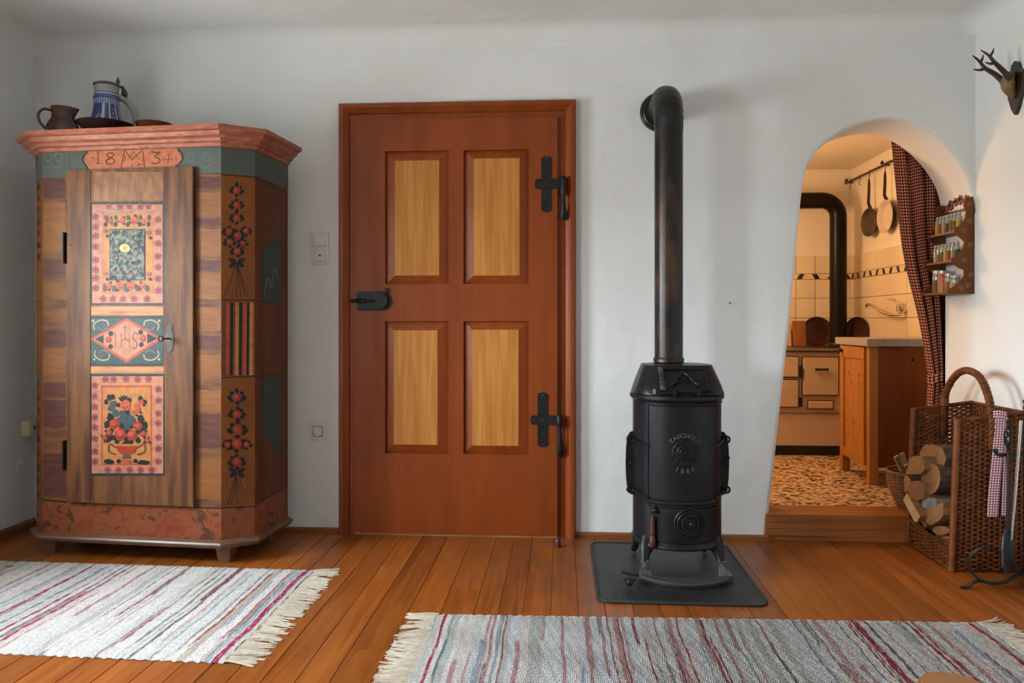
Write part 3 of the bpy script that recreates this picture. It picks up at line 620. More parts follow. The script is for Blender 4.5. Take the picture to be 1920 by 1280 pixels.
p.stroke([z3(855, 285), z3(857, 545)], 1.8, B); p.stroke([z3(815, 342), z3(900, 340)], 1.8, B); p.curve([z3(1100, 480), z3(1050, 440), z3(1000, 500), z3(1020, 570), z3(1070, 620), z3(1075, 700), z3(1040, 745), z3(1000, 715)], 2.2, B)
for a, b_, sx_, sy_ in ((1350, 300, 1, 1), (1350, 860, 1, -1), (420, 860, -1, -1), (400, 300, -1, 1)):
    p.curve([z3(a-140*sx_, b_+20*sy_), z3(a-110*sx_, b_-80*sy_), z3(a+30*sx_, b_-95*sy_), z3(a+140*sx_, b_-10*sy_), z3(a+120*sx_, b_+90*sy_)], 2.4, K['cream']); p.curve([z3(a-120*sx_, b_+40*sy_), z3(a-20*sx_, b_+90*sy_), z3(a+70*sx_, b_+30*sy_)], 1.8, K['grey']); p.disc(*z3(a+150*sx_, b_-85*sy_), 2.4, K['cream'])
p.build('painted_panel', wdoor)['label'] = 'dark teal band with a pink IHS diamond'
# lower panel with flower vase
p = dpaint(); z5 = lambda a, b: (140+a*.2656, 570+b*.2656)
p.rect(169, 701, 310, 892, K['line']); p.rect(172, 705, 306, 887, K['pink'])
x0, y0 = z5(188, 573); x1, y1 = z5(548, 1137); p.rect(x0, y0, x1, y1, K['coral']); x0, y0 = z5(200, 587); x1, y1 = z5(535, 1125); p.rect(x0, y0, x1, y1, K['orange'])
for a in (218, 275, 365, 445, 522): p.floret(*z5(a, 530), 6.2)
for a in (235, 310, 390, 465, 545): p.floret(*z5(a, 1170), 6)
for b_ in (575, 650, 725, 800, 870, 950, 1040, 1110): p.floret(*z5(143, b_), 6)
for b_ in (600, 680, 770, 840, 940, 1020, 1110): p.floret(*z5(592, b_), 6)
for k in (-.9, -.45, 0, .45, .9): p.leaf(*z5(350, 690), 14, 2.6, -pi/2+k, K['dark'])
for a, b_, r_ in ((245, 660, 5), (225, 690, 4), (270, 655, 4), (465, 665, 4.4), (495, 690, 4), (255, 800, 7), (230, 850, 6), (470, 810, 6), (495, 855, 6), (300, 965, 5), (450, 960, 5), (240, 940, 8), (485, 885, 5)): p.disc(*z5(a, b_), r_, K['dark'], r_*1.2, wob=.3)
for a, b_ in ((275, 710), (290, 770), (260, 735)): p.disc(*z5(a, b_), 7, K['blue'], wob=.4)
for a, b_ in ((440, 720), (470, 695), (420, 765), (450, 745)): p.disc(*z5(a, b_), 5, K['rose'], wob=.4); p.leaf(*z5(a+10, b_+15), 6, 2, .4, K['dark'])
p.disc(*z5(365, 830), 17, K['blue'], 17, wob=.35, n=20); p.disc(*z5(365, 845), 9, K['teal'], wob=.4); p.disc(*z5(350, 770), 10, K['teal'], 6, wob=.4)
p.rose(*z5(360, 715), 10, 3, mat=K['rose'])
for a, b_, r_ in ((283, 848, 10), (445, 860, 9), (325, 920, 11.5), (405, 925, 10), (245, 910, 6), (485, 915, 6), (215, 945, 5), (515, 965, 5)): p.rose(*z5(a, b_), r_, 3)
p.poly([z5(330, 985), z5(370, 955), z5(415, 985)], K['dark'])
p.poly([z5(293, 1000), z5(445, 1000), z5(430, 1040), z5(400, 1062), z5(335, 1062), z5(308, 1040)], K['red']); p.poly([z5(350, 1062), z5(392, 1062), z5(405, 1088), z5(335, 1088)], K['blue'])
p.curve([z5(295, 1015), z5(250, 985), z5(245, 1040), z5(300, 1062)], 2.6, K['brown']); p.curve([z5(445, 1015), z5(492, 985), z5(495, 1040), z5(440, 1062)], 2.6, K['brown'])
p.disc(*z5(245, 1110), 10, K['dark'], 4.6, wob=.3); p.disc(*z5(485, 1115), 11, K['dark'], 4.6, wob=.3); p.disc(*z5(368, 1108), 10, K['coral'], 5, wob=.3); p.disc(*z5(312, 1108), 4, K['dark']); p.disc(*z5(430, 1106), 4, K['dark'])
p.build('painted_panel', wdoor)['label'] = 'painted panel with a red vase of roses'
# grained cross rails between the panels
amb = pmat('paint_amber_rail', (.42, .20, .085), (.27, .10, .06), rough=.44, spec=.16, scale=7, stretch=(1.2, 1, 9), ramp=(.4, .7))
p = dpaint(); p.rect(171, 574, 306, 591, amb); p.build('painted_rail', wdoor); p = dpaint(); p.rect(170, 687, 307, 700, amb); p.build('painted_rail', wdoor); p = dpaint(); p.poly([(175, 322), (306, 322), (306, 376), (175, 377)], pmat('paint_amber_top', (.27, .13, .055), (.16, .07, .04), rough=.44, spec=.16, scale=6, stretch=(6, 1, 2))); p.build('painted_rail', wdoor)
# lock plate, key, hinges, nails
def dl(px, py, off=0): a, b_ = wf(px, py, DOORY); return Vector((a, DOORY-.0024-off, b_))
m = MB(); zc = [(1715, 275), (1690, 300), (1650, 320), (1645, 375), (1662, 395), (1640, 430), (1635, 470), (1612, 500), (1618, 570), (1640, 620), (1640, 660), (1660, 690), (1650, 770), (1680, 800), (1700, 840), (1728, 795), (1765, 770), (1768, 700), (1785, 640), (1800, 570), (1785, 500), (1770, 440), (1745, 390), (1765, 330), (1740, 290)]
m.prism([tuple((lambda q: (q.x, q.z))(dl(*z3(a, b_)))) for a, b_ in zc], 0, .002, frame=((0, DOORY-.0024, 0), (1, 0, 0), (0, 0, 1), (0, -1, 0)))
pew = pmat('wardrobe_lock_metal', (.075, .062, .055), (.04, .033, .03), rough=.45, spec=.3, scale=20)
lp = m.build('lock_plate', pew, wdoor)
m = MB(); q = dl(*z3(1695, 550)); m.tube([q, q+Vector((0, -.035, 0))], .0035, 8); ring = [q+Vector((-.012+.010*math.cos(a), -.042, .0+.013*math.sin(a)*.8)) for a in [2*pi*i/14 for i in range(14)]]
m.tube([q+Vector((0, -.035, 0)), q+Vector((-.003, -.042, 0))], .004, 8); m.tube(ring, .0028, 6, closed=True); m.build('key', blackm, lp, smooth=True)
for y0, y1 in ((436, 494), (825, 880)):
    m = MB(); a, b_ = wf(123.5, y1, 0), wf(125.5, y0, 0); m.box(a[0]-.003, a[0]+.003, -.020, .0, a[1], b_[1]); m.build('hinge', iron, wdoor)
for q in ((129.5, 441), (132, 459), (131, 835), (133, 870), (310, 383)): m = MB(); c = dl(*q); m.ball((c.x, c.y+.001, c.z), .004, 8); m.build('nail', greyiron, wdoor, smooth=True)
# right chamfer: garlands and stripes
pc = Paint((WW/2, 0, 0), (math.cos(R(40)), math.sin(R(40)), 0), (0, 0, 1), (math.sin(R(40)), -math.cos(R(40)), 0), wc)
pc.stroke([(415, 327), (478, 332)], 3, K['dark'])
pc.poly([(418, 566), (476, 567), (475, 704), (417, 704)], K['brown'])
for a in (424, 441, 456, 468): pc.poly([(a, 567), (a+7, 567), (a+6, 703), (a-1, 703)], K['coral'] if a in (424, 456) else K['orange'])
for a in (432, 449, 463): pc.poly([(a, 567), (a+5, 567), (a+4, 703), (a-1, 703)], K['dark'])
for y in (562, 708, 952): pc.stroke([(415, y), (478, y+(1 if y < 700 else -3))], 3.5, K['dark'])
def garland(ro, sc, ox, oy, fan, fy0, fy1):
    for a, b_, r_ in ro:
        a, b_ = ox+a*sc, oy+b_*sc
        for k in range(6): an = k*pi/3+.5; pc.leaf(a+math.cos(an)*r_*.7, b_+math.sin(an)*r_*.7, r_*1.1, r_*.5, an+random.uniform(-.5, .5), K['dark'])
        pc.disc(a-r_*1.5, b_+r_*.2, r_*.5, K['dark']); pc.disc(a+r_*1.5, b_+r_*.2, r_*.5, K['dark'])
    for a, b_, r_ in ro: a, b_ = ox+a*sc, oy+b_*sc; pc.disc(a, b_, r_, K['red'], wob=.25); pc.disc(a-1, b_-1, r_*.5, K['rose'], wob=.3)
    for k in fan: pc.stroke([(ox+fan[len(fan)//2]*sc, fy0), (ox+k*sc, fy1)], 2, K['brown'] if k % 2 else K['dark'])
    for k in (-1, 1): pc.curve([(444, fy0), (444+k*14, fy0+6), (444+k*12, fy0+20), (444+k*17, fy0+28)], 2, K['coral'])
    for k in (-1.1, -.6, .6, 1.1): pc.leaf(444, fy0, 18, 4, -pi/2+k*1.9, K['dark'])
    pc.leaf(444, oy+(ro[0][1])*sc-6, 11, 3.5, -pi/2, K['dark'])
garland([(240, 365, 7), (240, 470, 7.5), (240, 560, 7.5), (185, 655, 7), (245, 685, 7.5), (305, 650, 6), (190, 730, 6.5), (285, 740, 5.5), (243, 795, 7)], .2656, 380, 260, [150, 175, 205, 240, 270, 300, 322], 492, 556)
garland([(178, 400, 9), (178, 490, 8.5), (182, 570, 10), (178, 645, 10), (228, 650, 6), (130, 650, 6), (178, 740, 9)], .359, 380, 600, [132, 150, 165, 178, 195, 215, 245], 885, 946)
pc.build('painted_garland', WR)
# right side face
pq = Paint((WW/2+cK, sK, 0), (0, 1, 0), (0, 0, 1), (1, 0, 0), ws)
pq.stroke([(478, 333), (540, 362)], 3, K['dark']); pq.poly([(492, 470), (525, 440), (525, 570), (491, 566)], K['teal']); pq.poly([(492, 710), (526, 706), (526, 855), (492, 815)], K['teal']); pq.stroke([(492, 345), (491, 940)], 1.5, K['dark']); pq.stroke([(526, 360), (526, 910)], 1.5, K['dark'])
pq.stroke([(478, 563), (526, 570)], 2.6, K['dark']); pq.stroke([(478, 706), (538, 698)], 2.6, K['dark']); pq.stroke([(479, 948), (538, 908)], 3, K['dark']); pq.curve([(495, 555), (502, 520), (508, 540), (515, 500), (520, 520)], 2, K['grey'])
pq.build('painted_side', WR)
# left chamfer sliver
nL = (-uW*math.sin(R(40))-vW*math.cos(R(40))); dL = (-uW*math.cos(R(40))+vW*math.sin(R(40))); Bw = OW-uW*(WW/2)
def wl(px, py): p = on_plane(px, py, Bw, nL); return (p-Bw).dot(dL), p.z
pg = Paint((-WW/2, 0, 0), (-math.cos(R(40)), math.sin(R(40)), 0), (0, 0, 1), (-math.sin(R(40)), -math.cos(R(40)), 0), wl)
for y in list(range(350, 500, 22))+list(range(720, 930, 26)): pg.disc(73, y, 3.2, K['dark'], 8, wob=.4); pg.disc(73, y+11, 2.6, K['red'], 6, wob=.3)
for y in (565, 704): pg.stroke([(67, y), (80, y)], 4, K['dark'])
pg.stroke([(67, 334), (80, 330)], 3, K['dark']); pg.build('painted_garland', WR)['kind'] = 'stuff'
# ================================================================== POTTERY ON THE WARDROBE
ZT = Ztop+.001
glaze = pmat('brown_glaze', (.055, .015, .007), (.035, .012, .006), rough=.12, scale=8)
P0 = at_y(118, 200, -.33)
m = MB()
def spout(x, y, z):
    if z > .10 and x > .02 and abs(y) < .03: return x+.012*(z-.10)/.035, y*.75
    return x, y
prof = [(0, 0), (.058, 0), (.064, .012), (.068, .035), (.066, .060), (.056, .082), (.047, .095), (.045, .110), (.049, .140), (.050, .145), (.046, .145), (.042, .110), (.05, .07), (.05, .02), (0, .012)]
m.lathe(prof, n=36, squash=spout); P0.z = ZT
pit = tag(m.build('pitcher', glaze, smooth=50), 'small brown glazed pitcher, leftmost piece on top of the wardrobe', 'pitcher'); pit.location = P0; pit.rotation_euler = (0, 0, .6)
m = MB(); m.tube(catmull([(-.045, 0, .128), (-.075, 0, .130), (-.094, 0, .105), (-.088, 0, .07), (-.063, 0, .04)], 6), [.009]*24+[.007], 8, flat=(1.2, .7)); m.build('handle', glaze, pit, smooth=True)
B0 = at_y(198, 222, -.385); B0.z = ZT
bowlm = pmat('dark_glaze', (.012, .008, .007), (.02, .01, .008), rough=.13, scale=6)
m = MB(); fl = lambda x, y, z: ((x, y) if z > .068 or math.hypot(x, y) < .03 else (x*(1+.02*math.cos(28*math.atan2(y, x))), y*(1+.02*math.cos(28*math.atan2(y, x)))))
m.lathe([(0, 0), (.076, 0), (.080, .006), (.090, .030), (.100, .055), (.114, .072), (.121, .076), (.119, .080), (.108, .076), (.094, .058), (.080, .016), (0, .012)], n=112, squash=fl)
tag(m.build('fluted_bowl', bowlm, smooth=True), 'dark glazed fluted bowl in front of the blue jug', 'bowl').location = B0; bpy.data.objects['fluted_bowl'].scale = (1, 1, .68)
sgrey = pmat('stoneware_grey', (.30, .31, .30), (.25, .26, .26), rough=.22, scale=10); cob = pmat('stoneware_cobalt', (.022, .035, .15), (.05, .075, .20), rough=.2, scale=18, ramp=(.45, .75)); pale = pmat('stoneware_pale', (.38, .42, .46), rough=.25)
J0 = at_y(200, 200, -.18); J0.z = ZT
m = MB()
jp = [(0, 0), (.070, 0), (.074, .01), (.076, .04), (.074, .065), (.066, .095), (.056, .122), (.0505, .145), (.049, .165), (.0485, .186), (.051, .188), (.051, .194), (.0485, .196), (.0475, .203), (.0475, .209), (.046, .213), (.046, .242), (.043, .243), (.043, .20), (0, .19)]
def jm(i, j):
    z = (jp[i][1]+jp[min(i+1, len(jp)-1)][1])/2; a = (j+.5)/64*360
    if i >= 15: return 0
    if 10 <= i <= 14: return (1, 2, 1, 2, 1)[i-10]
    sec = 185 <= a <= 318
    if not sec: return 0
    if z > .172: return 2 if j % 2 else 1
    if j in (44, 45, 49, 54) and z < .17: return 2
    return 1
m.lathe(jp, n=64, mif=jm)
jug = tag(m.build('stoneware_jug', [sgrey, cob, pale], smooth=50), 'grey stoneware jug with cobalt blue decoration and pewter lid', 'jug'); jug.location = J0; jug.rotation_euler = (0, 0, .6); jug.scale = (1.13, 1.13, 1.17)
m = MB(); m.tube(catmull([(.045, 0, .205), (.075, 0, .192), (.104, 0, .15), (.106, 0, .10), (.090, 0, .072), (.066, 0, .062)], 6), [.012]*20+[.011]*10+[.010], 10); m.build('handle', sgrey, jug, smooth=True)
pewter = pmat('pewter', (.10, .10, .095), (.06, .06, .055), rough=.4, metal=.8, scale=15)
m = MB(); m.lathe([(0, .243), (.050, .243), (.051, .248), (.046, .252), (.03, .257), (0, .259)], n=32); m.tube([(.045, 0, .25), (.058, 0, .248), (.066, 0, .23), (.068, 0, .205), (.07, 0, .192)], [.005, .007, .011, .009, .006], 8); m.ball((.066, 0, .222), .013, 10); m.tube([(.042, 0, .25), (.042, 0, .27)], .005, 8); m.ball((.042, 0, .268), .0085, 8); m.ball((.042, 0, .28), .005, 8)
m.build('lid', pewter, jug, smooth=True)
rs = random.Random(3)
m = MB()                          # pale trailing on the blue field
for k in range(9):
    a = R(278+k*.0); zz = .03+k*.016; rr = .0765 if zz < .07 else .076-(zz-.065)*.32
    m.ball((rr*math.cos(R(292)), rr*math.sin(R(292)), zz), .0045, 6, sc=(.6, .6, .8))
for c_, z_ in ((232, .045), (240, .10)):
    pts = []
    for i in range(14):
        an = 2*pi*i/14; th = R(c_)+.16*math.cos(an); zz = z_+.016*math.sin(an); rr = (.0775 if zz < .065 else .0765-(zz-.065)*.34); pts.append((rr*math.cos(th), rr*math.sin(th), zz))
    m.tube(pts, .0016, 5, closed=True)
m.build('slip_decoration', pale, jug, smooth=True)['kind'] = 'stuff'
D0 = at_y(289, 233, -.33); D0.z = ZT
m = MB(); m.lathe([(0, 0), (.045, 0), (.05, .006), (.075, .056), (.08, .064), (.078, .066), (.07, .058), (.046, .012), (0, .01)], n=40); tag(m.build('shallow_dish', pmat('brown_dish', (.16, .055, .02), (.11, .03, .012), rough=.2, scale=6), smooth=True), 'low brown earthenware dish right of the blue jug', 'dish').location = D0

# ================================================================== CAST IRON STOVE
SX, SY = .474, -.42; FR = R(2)
SV = thing('cast_iron_stove', 'black cast-iron drum stove standing on the dark floor mat', 'stove', (SX, SY, .006), FR)
RS = .180
m = MB(); prof = [(0, .112), (RS+.006, .112), (RS+.009, .119), (RS+.006, .128), (RS+.001, .133), (RS, .136), (RS, .690), (RS+.004, .695), (RS+.012, .703), (RS+.012, .716), (RS+.006, .722), (.16, .724), (0, .724)]
m.lathe(prof, n=72); m.build('drum', castiron, SV, smooth=30)
def cyl(a, z, r=RS): return Vector((r*math.sin(a), -r*math.cos(a), z))     # a: angle from the front
def arcbar(a0, a1, z, r, h, nm, n=28, hh=None):
    m = MB(); m.tube([cyl(a0+(a1-a0)*i/n, z, RS+r*.2) for i in range(n+1)], r, 8, flat=(h, 1)); return m.build(nm, castiron, SV, smooth=True)
A = R(47)
for a in (-A, A):
    for da in (-.028, .028): m = MB(); m.tube([cyl(a+da, .300), cyl(a+da, .690)], .0045, 8, up=(0, 1, 0)); m.build('vertical_rib', castiron, SV, smooth=True)
arcbar(-A-.02, A+.06, .298, .009, 1, 'middle_band'); arcbar(-A-.04, A+.04, .286, .005, 1, 'middle_band')
arcbar(-R(75), R(75), .686, .004, 1, 'upper_band')
# curved front doors slightly proud
def curved_plate(a0, a1, z0, z1, t_, nm):
    m = MB(); n = 24; rows = []
    for r_, zz0, zz1 in ((RS-.001, z0, z1), (RS+t_*.6, z0, z1), (RS+t_, z0+.004, z1-.004)):
        pass
    g = [[cyl(a0+(a1-a0)*i/n, z, RS+(t_ if 0 < j < 3 else 0)) for i in range(n+1)] for j, z in enumerate((z0, z0+.003, z1-.003, z1))]
    m.grid(g); m.grid([[cyl(a, z, RS) for z in (z0, z1)] if k == 0 else [cyl(a, z, RS+t_) for z in (z0, z1)] for k, a in ((0, a0), (1, a0))]); m.grid([[cyl(a1, z, RS) for z in (z0, z1)], [cyl(a1, z, RS+t_) for z in (z0, z1)]])
    return m.build(nm, castiron, SV, smooth=30)
dr = curved_plate(-A+.03, A-.03, .306, .680, .004, 'fuel_door')
ash = curved_plate(-A+.02, A+.02, .138, .280, .005, 'ash_door')
# medallion + cast letters
def on_cyl(m_, r0): m_.v = [tuple(cyl(v[0]/RS, v[2], r0-v[1])) for v in m_.v]
md = MB(); zc = .497; N8 = 12
for rr, tr in ((.029, .0035), (.019, .003), (.047, .0028)): md.tube([(rr*math.cos(2*pi*i/36), 0, zc+rr*math.sin(2*pi*i/36)) for i in range(36)], tr, 6, closed=True)
for i in range(14): a = 2*pi*i/14; md.tube([(.006*math.cos(a), 0, zc+.006*math.sin(a)), (.026*math.cos(a), 0, zc+.026*math.sin(a))], .0018, 5)
for i in range(10):
    a = 2*pi*i/10; c_ = (.040*math.cos(a), 0, zc+.042*math.sin(a)); md.tube([(c_[0]+.009*math.cos(b_)*(1-b_/14), 0, c_[2]+.009*math.sin(b_)*(1-b_/14)) for b_ in [k*.55+a for k in range(12)]], .0026, 6)
    md.ball((.052*math.cos(a+.31), 0, zc+.053*math.sin(a+.31)), .0045, 6)
md.ball((0, 0, zc), .006, 8); on_cyl(md, RS+.005); mdo = md.build('medallion', castiron, SV, smooth=True); mdo['kind'] = 'stuff'
def glyph(ch, size):
    cu = bpy.data.curves.new('t', 'FONT'); cu.body = ch; cu.size = size; cu.align_x = 'CENTER'; cu.extrude = .0022; cu.bevel_depth = .0006; cu.offset = .0006
    o = bpy.data.objects.new('t', cu); COL.objects.link(o); dg = bpy.context.evaluated_depsgraph_get(); me = o.evaluated_get(dg).to_mesh()
    r_ = ([tuple(v.co) for v in me.vertices], [tuple(p_.vertices) for p_ in me.polygons]); o.evaluated_get(dg).to_mesh_clear(); bpy.data.objects.remove(o); bpy.data.curves.remove(cu); return r_
letm = pmat('cast_letters', (.045, .046, .050), rough=.38)
def letters(word, rad, spread, top, size):
    root = None
    for i, ch in enumerate(word):
        a = (i-(len(word)-1)/2)*spread; vs, fs = glyph(ch, size); m = MB(); o2 = []
        for x, y, z in vs:
            if top: X, Z = x*math.cos(-a)-y*math.sin(-a)+rad*math.sin(a), x*math.sin(-a)+y*math.cos(-a)+rad*math.cos(a)
            else: X, Z = x*math.cos(a)-(y-size*.7)*math.sin(a)+rad*math.sin(a), x*math.sin(a)+(y-size*.7)*math.cos(a)-rad*math.cos(a)
            o2.append((X, -z, zc+Z))
        m.add(o2, fs); on_cyl(m, RS+.005); m.build('raised_letter', letm, SV)
letters('ZAGCHOLZ', .062, .235, True, .021); letters('1884', .062, .29, False, .024)
# air regulator rosette on the ash door
ar = MB(); zc2 = .222; xa = .018
for rr, tr, of in ((.056, .005, 0), (.046, .004, -.004), (.030, .0025, -.009)): ar.tube([(xa+rr*math.cos(2*pi*i/36), of, zc2+rr*math.sin(2*pi*i/36)) for i in range(36)], tr, 6, closed=True)
for i in range(16): a = 2*pi*i/16; ar.tube([(xa+.009*math.cos(a), -.006, zc2+.009*math.sin(a)), (xa+.027*math.cos(a), -.006, zc2+.027*math.sin(a))], .0028, 5)
ar.lathe([(0, 0), (.046, 0), (.046, .004), (0, .005)], (xa, 0, zc2), 36, axis='y'); on_cyl(ar, RS+.006); reg = ar.build('air_regulator', castiron, SV, smooth=35); reg['kind'] = 'stuff'
m = MB(); m.ball((xa, -.012, zc2), .006, 10); on_cyl(m, RS+.006); m.build('regulator_knob', greyiron, SV, smooth=True)
# hood with sloping charging door
m = MB(); n = 64; rows = []
def hood_ring(t_):
    out = []
    for i in range(n):
        a = 2*pi*i/n; x, y = math.sin(a), -math.cos(a)
        rx = (RS+.004)*(1-t_)+.140*t_; fy = (RS+.004)*(1-t_)+.085*t_ if y < 0 else (RS+.004)*(1-t_)+.150*t_
        e = 2.0+1.6*min(1, t_*3+.5)
        k = (abs(x)**e+abs(y)**e)**(-1/e)
        out.append((x*k*rx, y*k*fy, .722+.113*t_))
    return out
for t_ in (0, .04, .3, .6, .9, 1): rows.append(hood_ring(t_))
m.grid(rows, closed=True); m.add(hood_ring(1), [tuple(range(n))]); m.build('hood', castiron, SV, smooth=28)
def hoodp(x, t_, off=.003):      # point on the sloping front
    rx = (RS+.004)*(1-t_)+.140*t_; fy = (RS+.004)*(1-t_)+.085*t_; e = 2.0+1.6*min(1, t_*3+.5)
    y = -fy*(max(0, 1-abs(x/rx)**e))**(1/e); nrm = Vector((0, -.76, .65)); return Vector((x, y, .722+.113*t_))+nrm*off
fr_ = [(-.088, .14), (-.078, .86), (.088, .86), (.102, .14)]
m = MB(); pts = []
for k in range(4):
    a, b_ = fr_[k], fr_[(k+1) % 4]
    for i in range(8): pts.append(hoodp(a[0]+(b_[0]-a[0])*i/8, a[1]+(b_[1]-a[1])*i/8))
m.tube(pts, .0042, 6, closed=True); hd = m.build('charging_door', castiron, SV, smooth=True)
m = MB()
for i in range(40): a = i*1.1; t_ = .12+i*.018; q = hoodp(-.083+.0*i, t_, .012); m.v and None; pts.append(None) if False else None
spr = [hoodp(-.084, .12+.72*i/96, .012)+Vector((.0085*math.cos(i*.75), -.006*math.sin(i*.75), .004*math.sin(i*.75))) for i in range(97)]
m.tube(spr, .0024, 5); m.build('spring_handle', greyiron, hd, smooth=True)
m = MB(); orn = [(-.055, .32), (-.035, .42), (-.022, .60), (0, .74), (.022, .60), (.035, .42), (.055, .32)]
for i, (a, b_) in enumerate(orn): q = hoodp(a+.006, b_, .005); m.ball(q, .0085 if i != 3 else .010, 8, sc=(1.1, .7, .9))
m.tube([hoodp(a+.006, b_, .004) for a, b_ in orn], .005, 6)
for sgn in (-1, 1): m.tube([hoodp(.006+sgn*(.016+.009*math.cos(k*.5)), .52+.10*math.sin(k*.5), .006) for k in range(13)], .0028, 5)
m.build('cast_ornament', castiron, hd, smooth=True)
m = MB(); m.tube([hoodp(-.038, .05, .022), hoodp(.046, .05, .022)], .010, 10); m.build('door_handle', castiron, hd, smooth=True)
for xx in (-.042, .050): m = MB(); q = hoodp(xx, .05, .014); m.obox(q, (.006, 0, 0), (0, .016, 0), (0, 0, .014)); m.build('handle_bracket', castiron, hd)
m = MB(); m.tube([hoodp(-.10, .02, .010), hoodp(-.045, .02, .014)], .005, 8); m.obox(hoodp(-.117, .10, .006), (.005, 0, 0), (0, .004, 0), (0, 0, .009), 1); m.build('damper_lever', [castiron, pmat('nickel', (.45, .44, .40), rough=.3, metal=.8)], SV)
# side hand rails
for sgn in (-1, 1):
    a0 = sgn*R(84)-FR*0; base = lambda z, o: cyl(sgn*R(86), z, RS+o)
    m = MB(); zs = (.300, .318, .35, .43, .50, .54, .555); os_ = (.004, .026, .028, .032, .028, .026, .004)
    pl_ = catmull([base(z, o) for z, o in zip(zs, os_)], 5); ang = sgn*R(86); rd_ = cyl(ang, 0, 1.0); tn = Vector((0, -1, 0)); fr2 = (Vector((0, 0, 0)), rd_, Vector((0, 0, 1)), tn)
    m = MB(); m.prism([(RS+.001, .296), (RS+.014, .300), (RS+.026, .318), (RS+.031, .37), (RS+.033, .43), (RS+.031, .49), (RS+.026, .538), (RS+.014, .556), (RS+.001, .560)], -.004, .004, frame=fr2); hr = m.build('side_rail', iron, SV, smooth=30)
    for z in (.325, .530):
        m = MB(); aa = [sgn*R(80-i*5) for i in range(8)]; q = [cyl(a, z-.004*i*0.5, RS+.006) for i, a in enumerate(aa)]; m.tube(q, .006, 8)
        c_ = cyl(sgn*R(82), z, RS+.018)+Vector((0, -.012, 0)); m.tube([c_+Vector((.013*math.cos(b_), 0, .013*math.sin(b_))) for b_ in [2*pi*k/16 for k in range(16)]], .0045, 6, closed=True); m.ball(c_, .006, 8); m.build('rail_clamp', castiron, hr, smooth=True)
    m = MB(); q = cyl(sgn*R(84), .44, RS+.022)+Vector((0, -.014, 0)); m.tube([q+Vector((.008*math.cos(k*.6)*sgn, 0, .018-k*.004)) for k in range(10)], .004, 6); m.build('scroll', castiron, hr, smooth=True)
# latch with turned wooden grip, lower left
la = R(-38)
m = MB(); q = cyl(la, .262, RS+.012); m.tube([cyl(la, .268, RS), cyl(la, .268, RS+.022)], .009, 8); m.ball(q+Vector((0, -.008, .004)), .013, 8); m.tube([cyl(la-.07, .262, RS+.012), cyl(la+.10, .260, RS+.012)], .007, 8); m.tube([q+Vector((0, -.006, .0)), q+Vector((0, -.006, .030))], .004, 6); m.build('latch', iron, SV, smooth=True)
m = MB(); q = cyl(la, 0, RS+.020); m.lathe([(0, .120), (.011, .122), (.0135, .132), (.0135, .148), (.010, .160), (.0085, .168), (.0115, .172), (.0105, .190), (.008, .228), (.006, .245), (0, .246)], (q.x, q.y, 0), 14); m.build('wooden_grip', turned, SV, smooth=True)
# legs
for sx_, fy_ in ((-1, -1), (1, -1), (-1, 1), (1, 1)):
    m = MB(); P = [(.125*sx_, .10*fy_, .135), (.140*sx_, .120*fy_, .105), (.148*sx_, .138*fy_, .070), (.150*sx_, .158*fy_, .035), (.156*sx_, .185*fy_, .008)]
    m.tube(catmull(P, 4), [.036, .034, .031, .028, .025, .022, .019, .017, .0155, .0145, .014, .013, .013, .013, .013, .012, .010], 10, flat=(1, .6), up=(0, 1, 0)); lg = m.build('leg', castiron, SV, smooth=True)
    if fy_ < 0:
        m = MB()
        for k in range(-3, 4): m.tube([(.151*sx_+k*.0042, -.160, .056-abs(k)*.003), (.155*sx_+k*.0062, -.184, .030), (.157*sx_+k*.0085, -.196, .004)], [.0035, .005, .005], 6)
        for k in (-1, 1): m.tube([(.151*sx_+k*(.010+.006*math.cos(b_)), -.158+.0*b_, .060+.007*math.sin(b_)) for b_ in [i*.7 for i in range(9)]], .0032, 6)
        m.build('claw_ornament', greyiron, lg, smooth=True)
m = MB(); m.prism([(-.052, .118), (.040, .118), (.032, .10), (.034, .078), (.046, .066), (-.058, .066), (-.046, .078), (-.044, .10)], -.03, .05, frame=((0, .05, 0), (1, 0, 0), (0, 0, 1), (0, -1, 0))); m.build('ash_chute', blackm, SV)
# crescent hearth plate resting on the front feet
ZMAT = .009
cres = []
for i in range(21): a = R(-60+120*i/20); cres.append((.185*math.sin(a)/math.sin(R(60)), -.19-.115*(math.cos(a)-.5)/.5))
cres += [(.150, -.178), (.10, -.206), (.03, -.222), (-.03, -.222), (-.10, -.206), (-.150, -.178)]
m = MB(); m.prism(cres, ZMAT+.004, ZMAT+.012); edge = [(x, y, ZMAT+.013) for x, y in cres[:21]]; m.tube(edge, .0055, 8); m.build('hearth_plate', pmat('plate_iron', (.045, .048, .052), (.03, .032, .035), rough=.5, scale=12), SV, smooth=30)
m = MB(); m.tube([(-.178, -.195, ZMAT+.014), (-.21, -.20, ZMAT+.016), (-.245, -.188, ZMAT+.022)], [.008, .006, .010], 8, flat=(1.2, .5)); m.tube([(-.225, -.205, ZMAT+.016), (-.226, -.245, ZMAT+.018), (-.228, -.275, ZMAT+.012)], .0035, 6); m.ball((-.229, -.285, ZMAT+.015), .015, 10); m.tube([(-.249, -.283, ZMAT+.024), (-.229, -.285, ZMAT+.026), (-.207, -.287, ZMAT+.024)], [.004, .007, .004], 8); m.build('plate_hook', iron, SV, smooth=True)
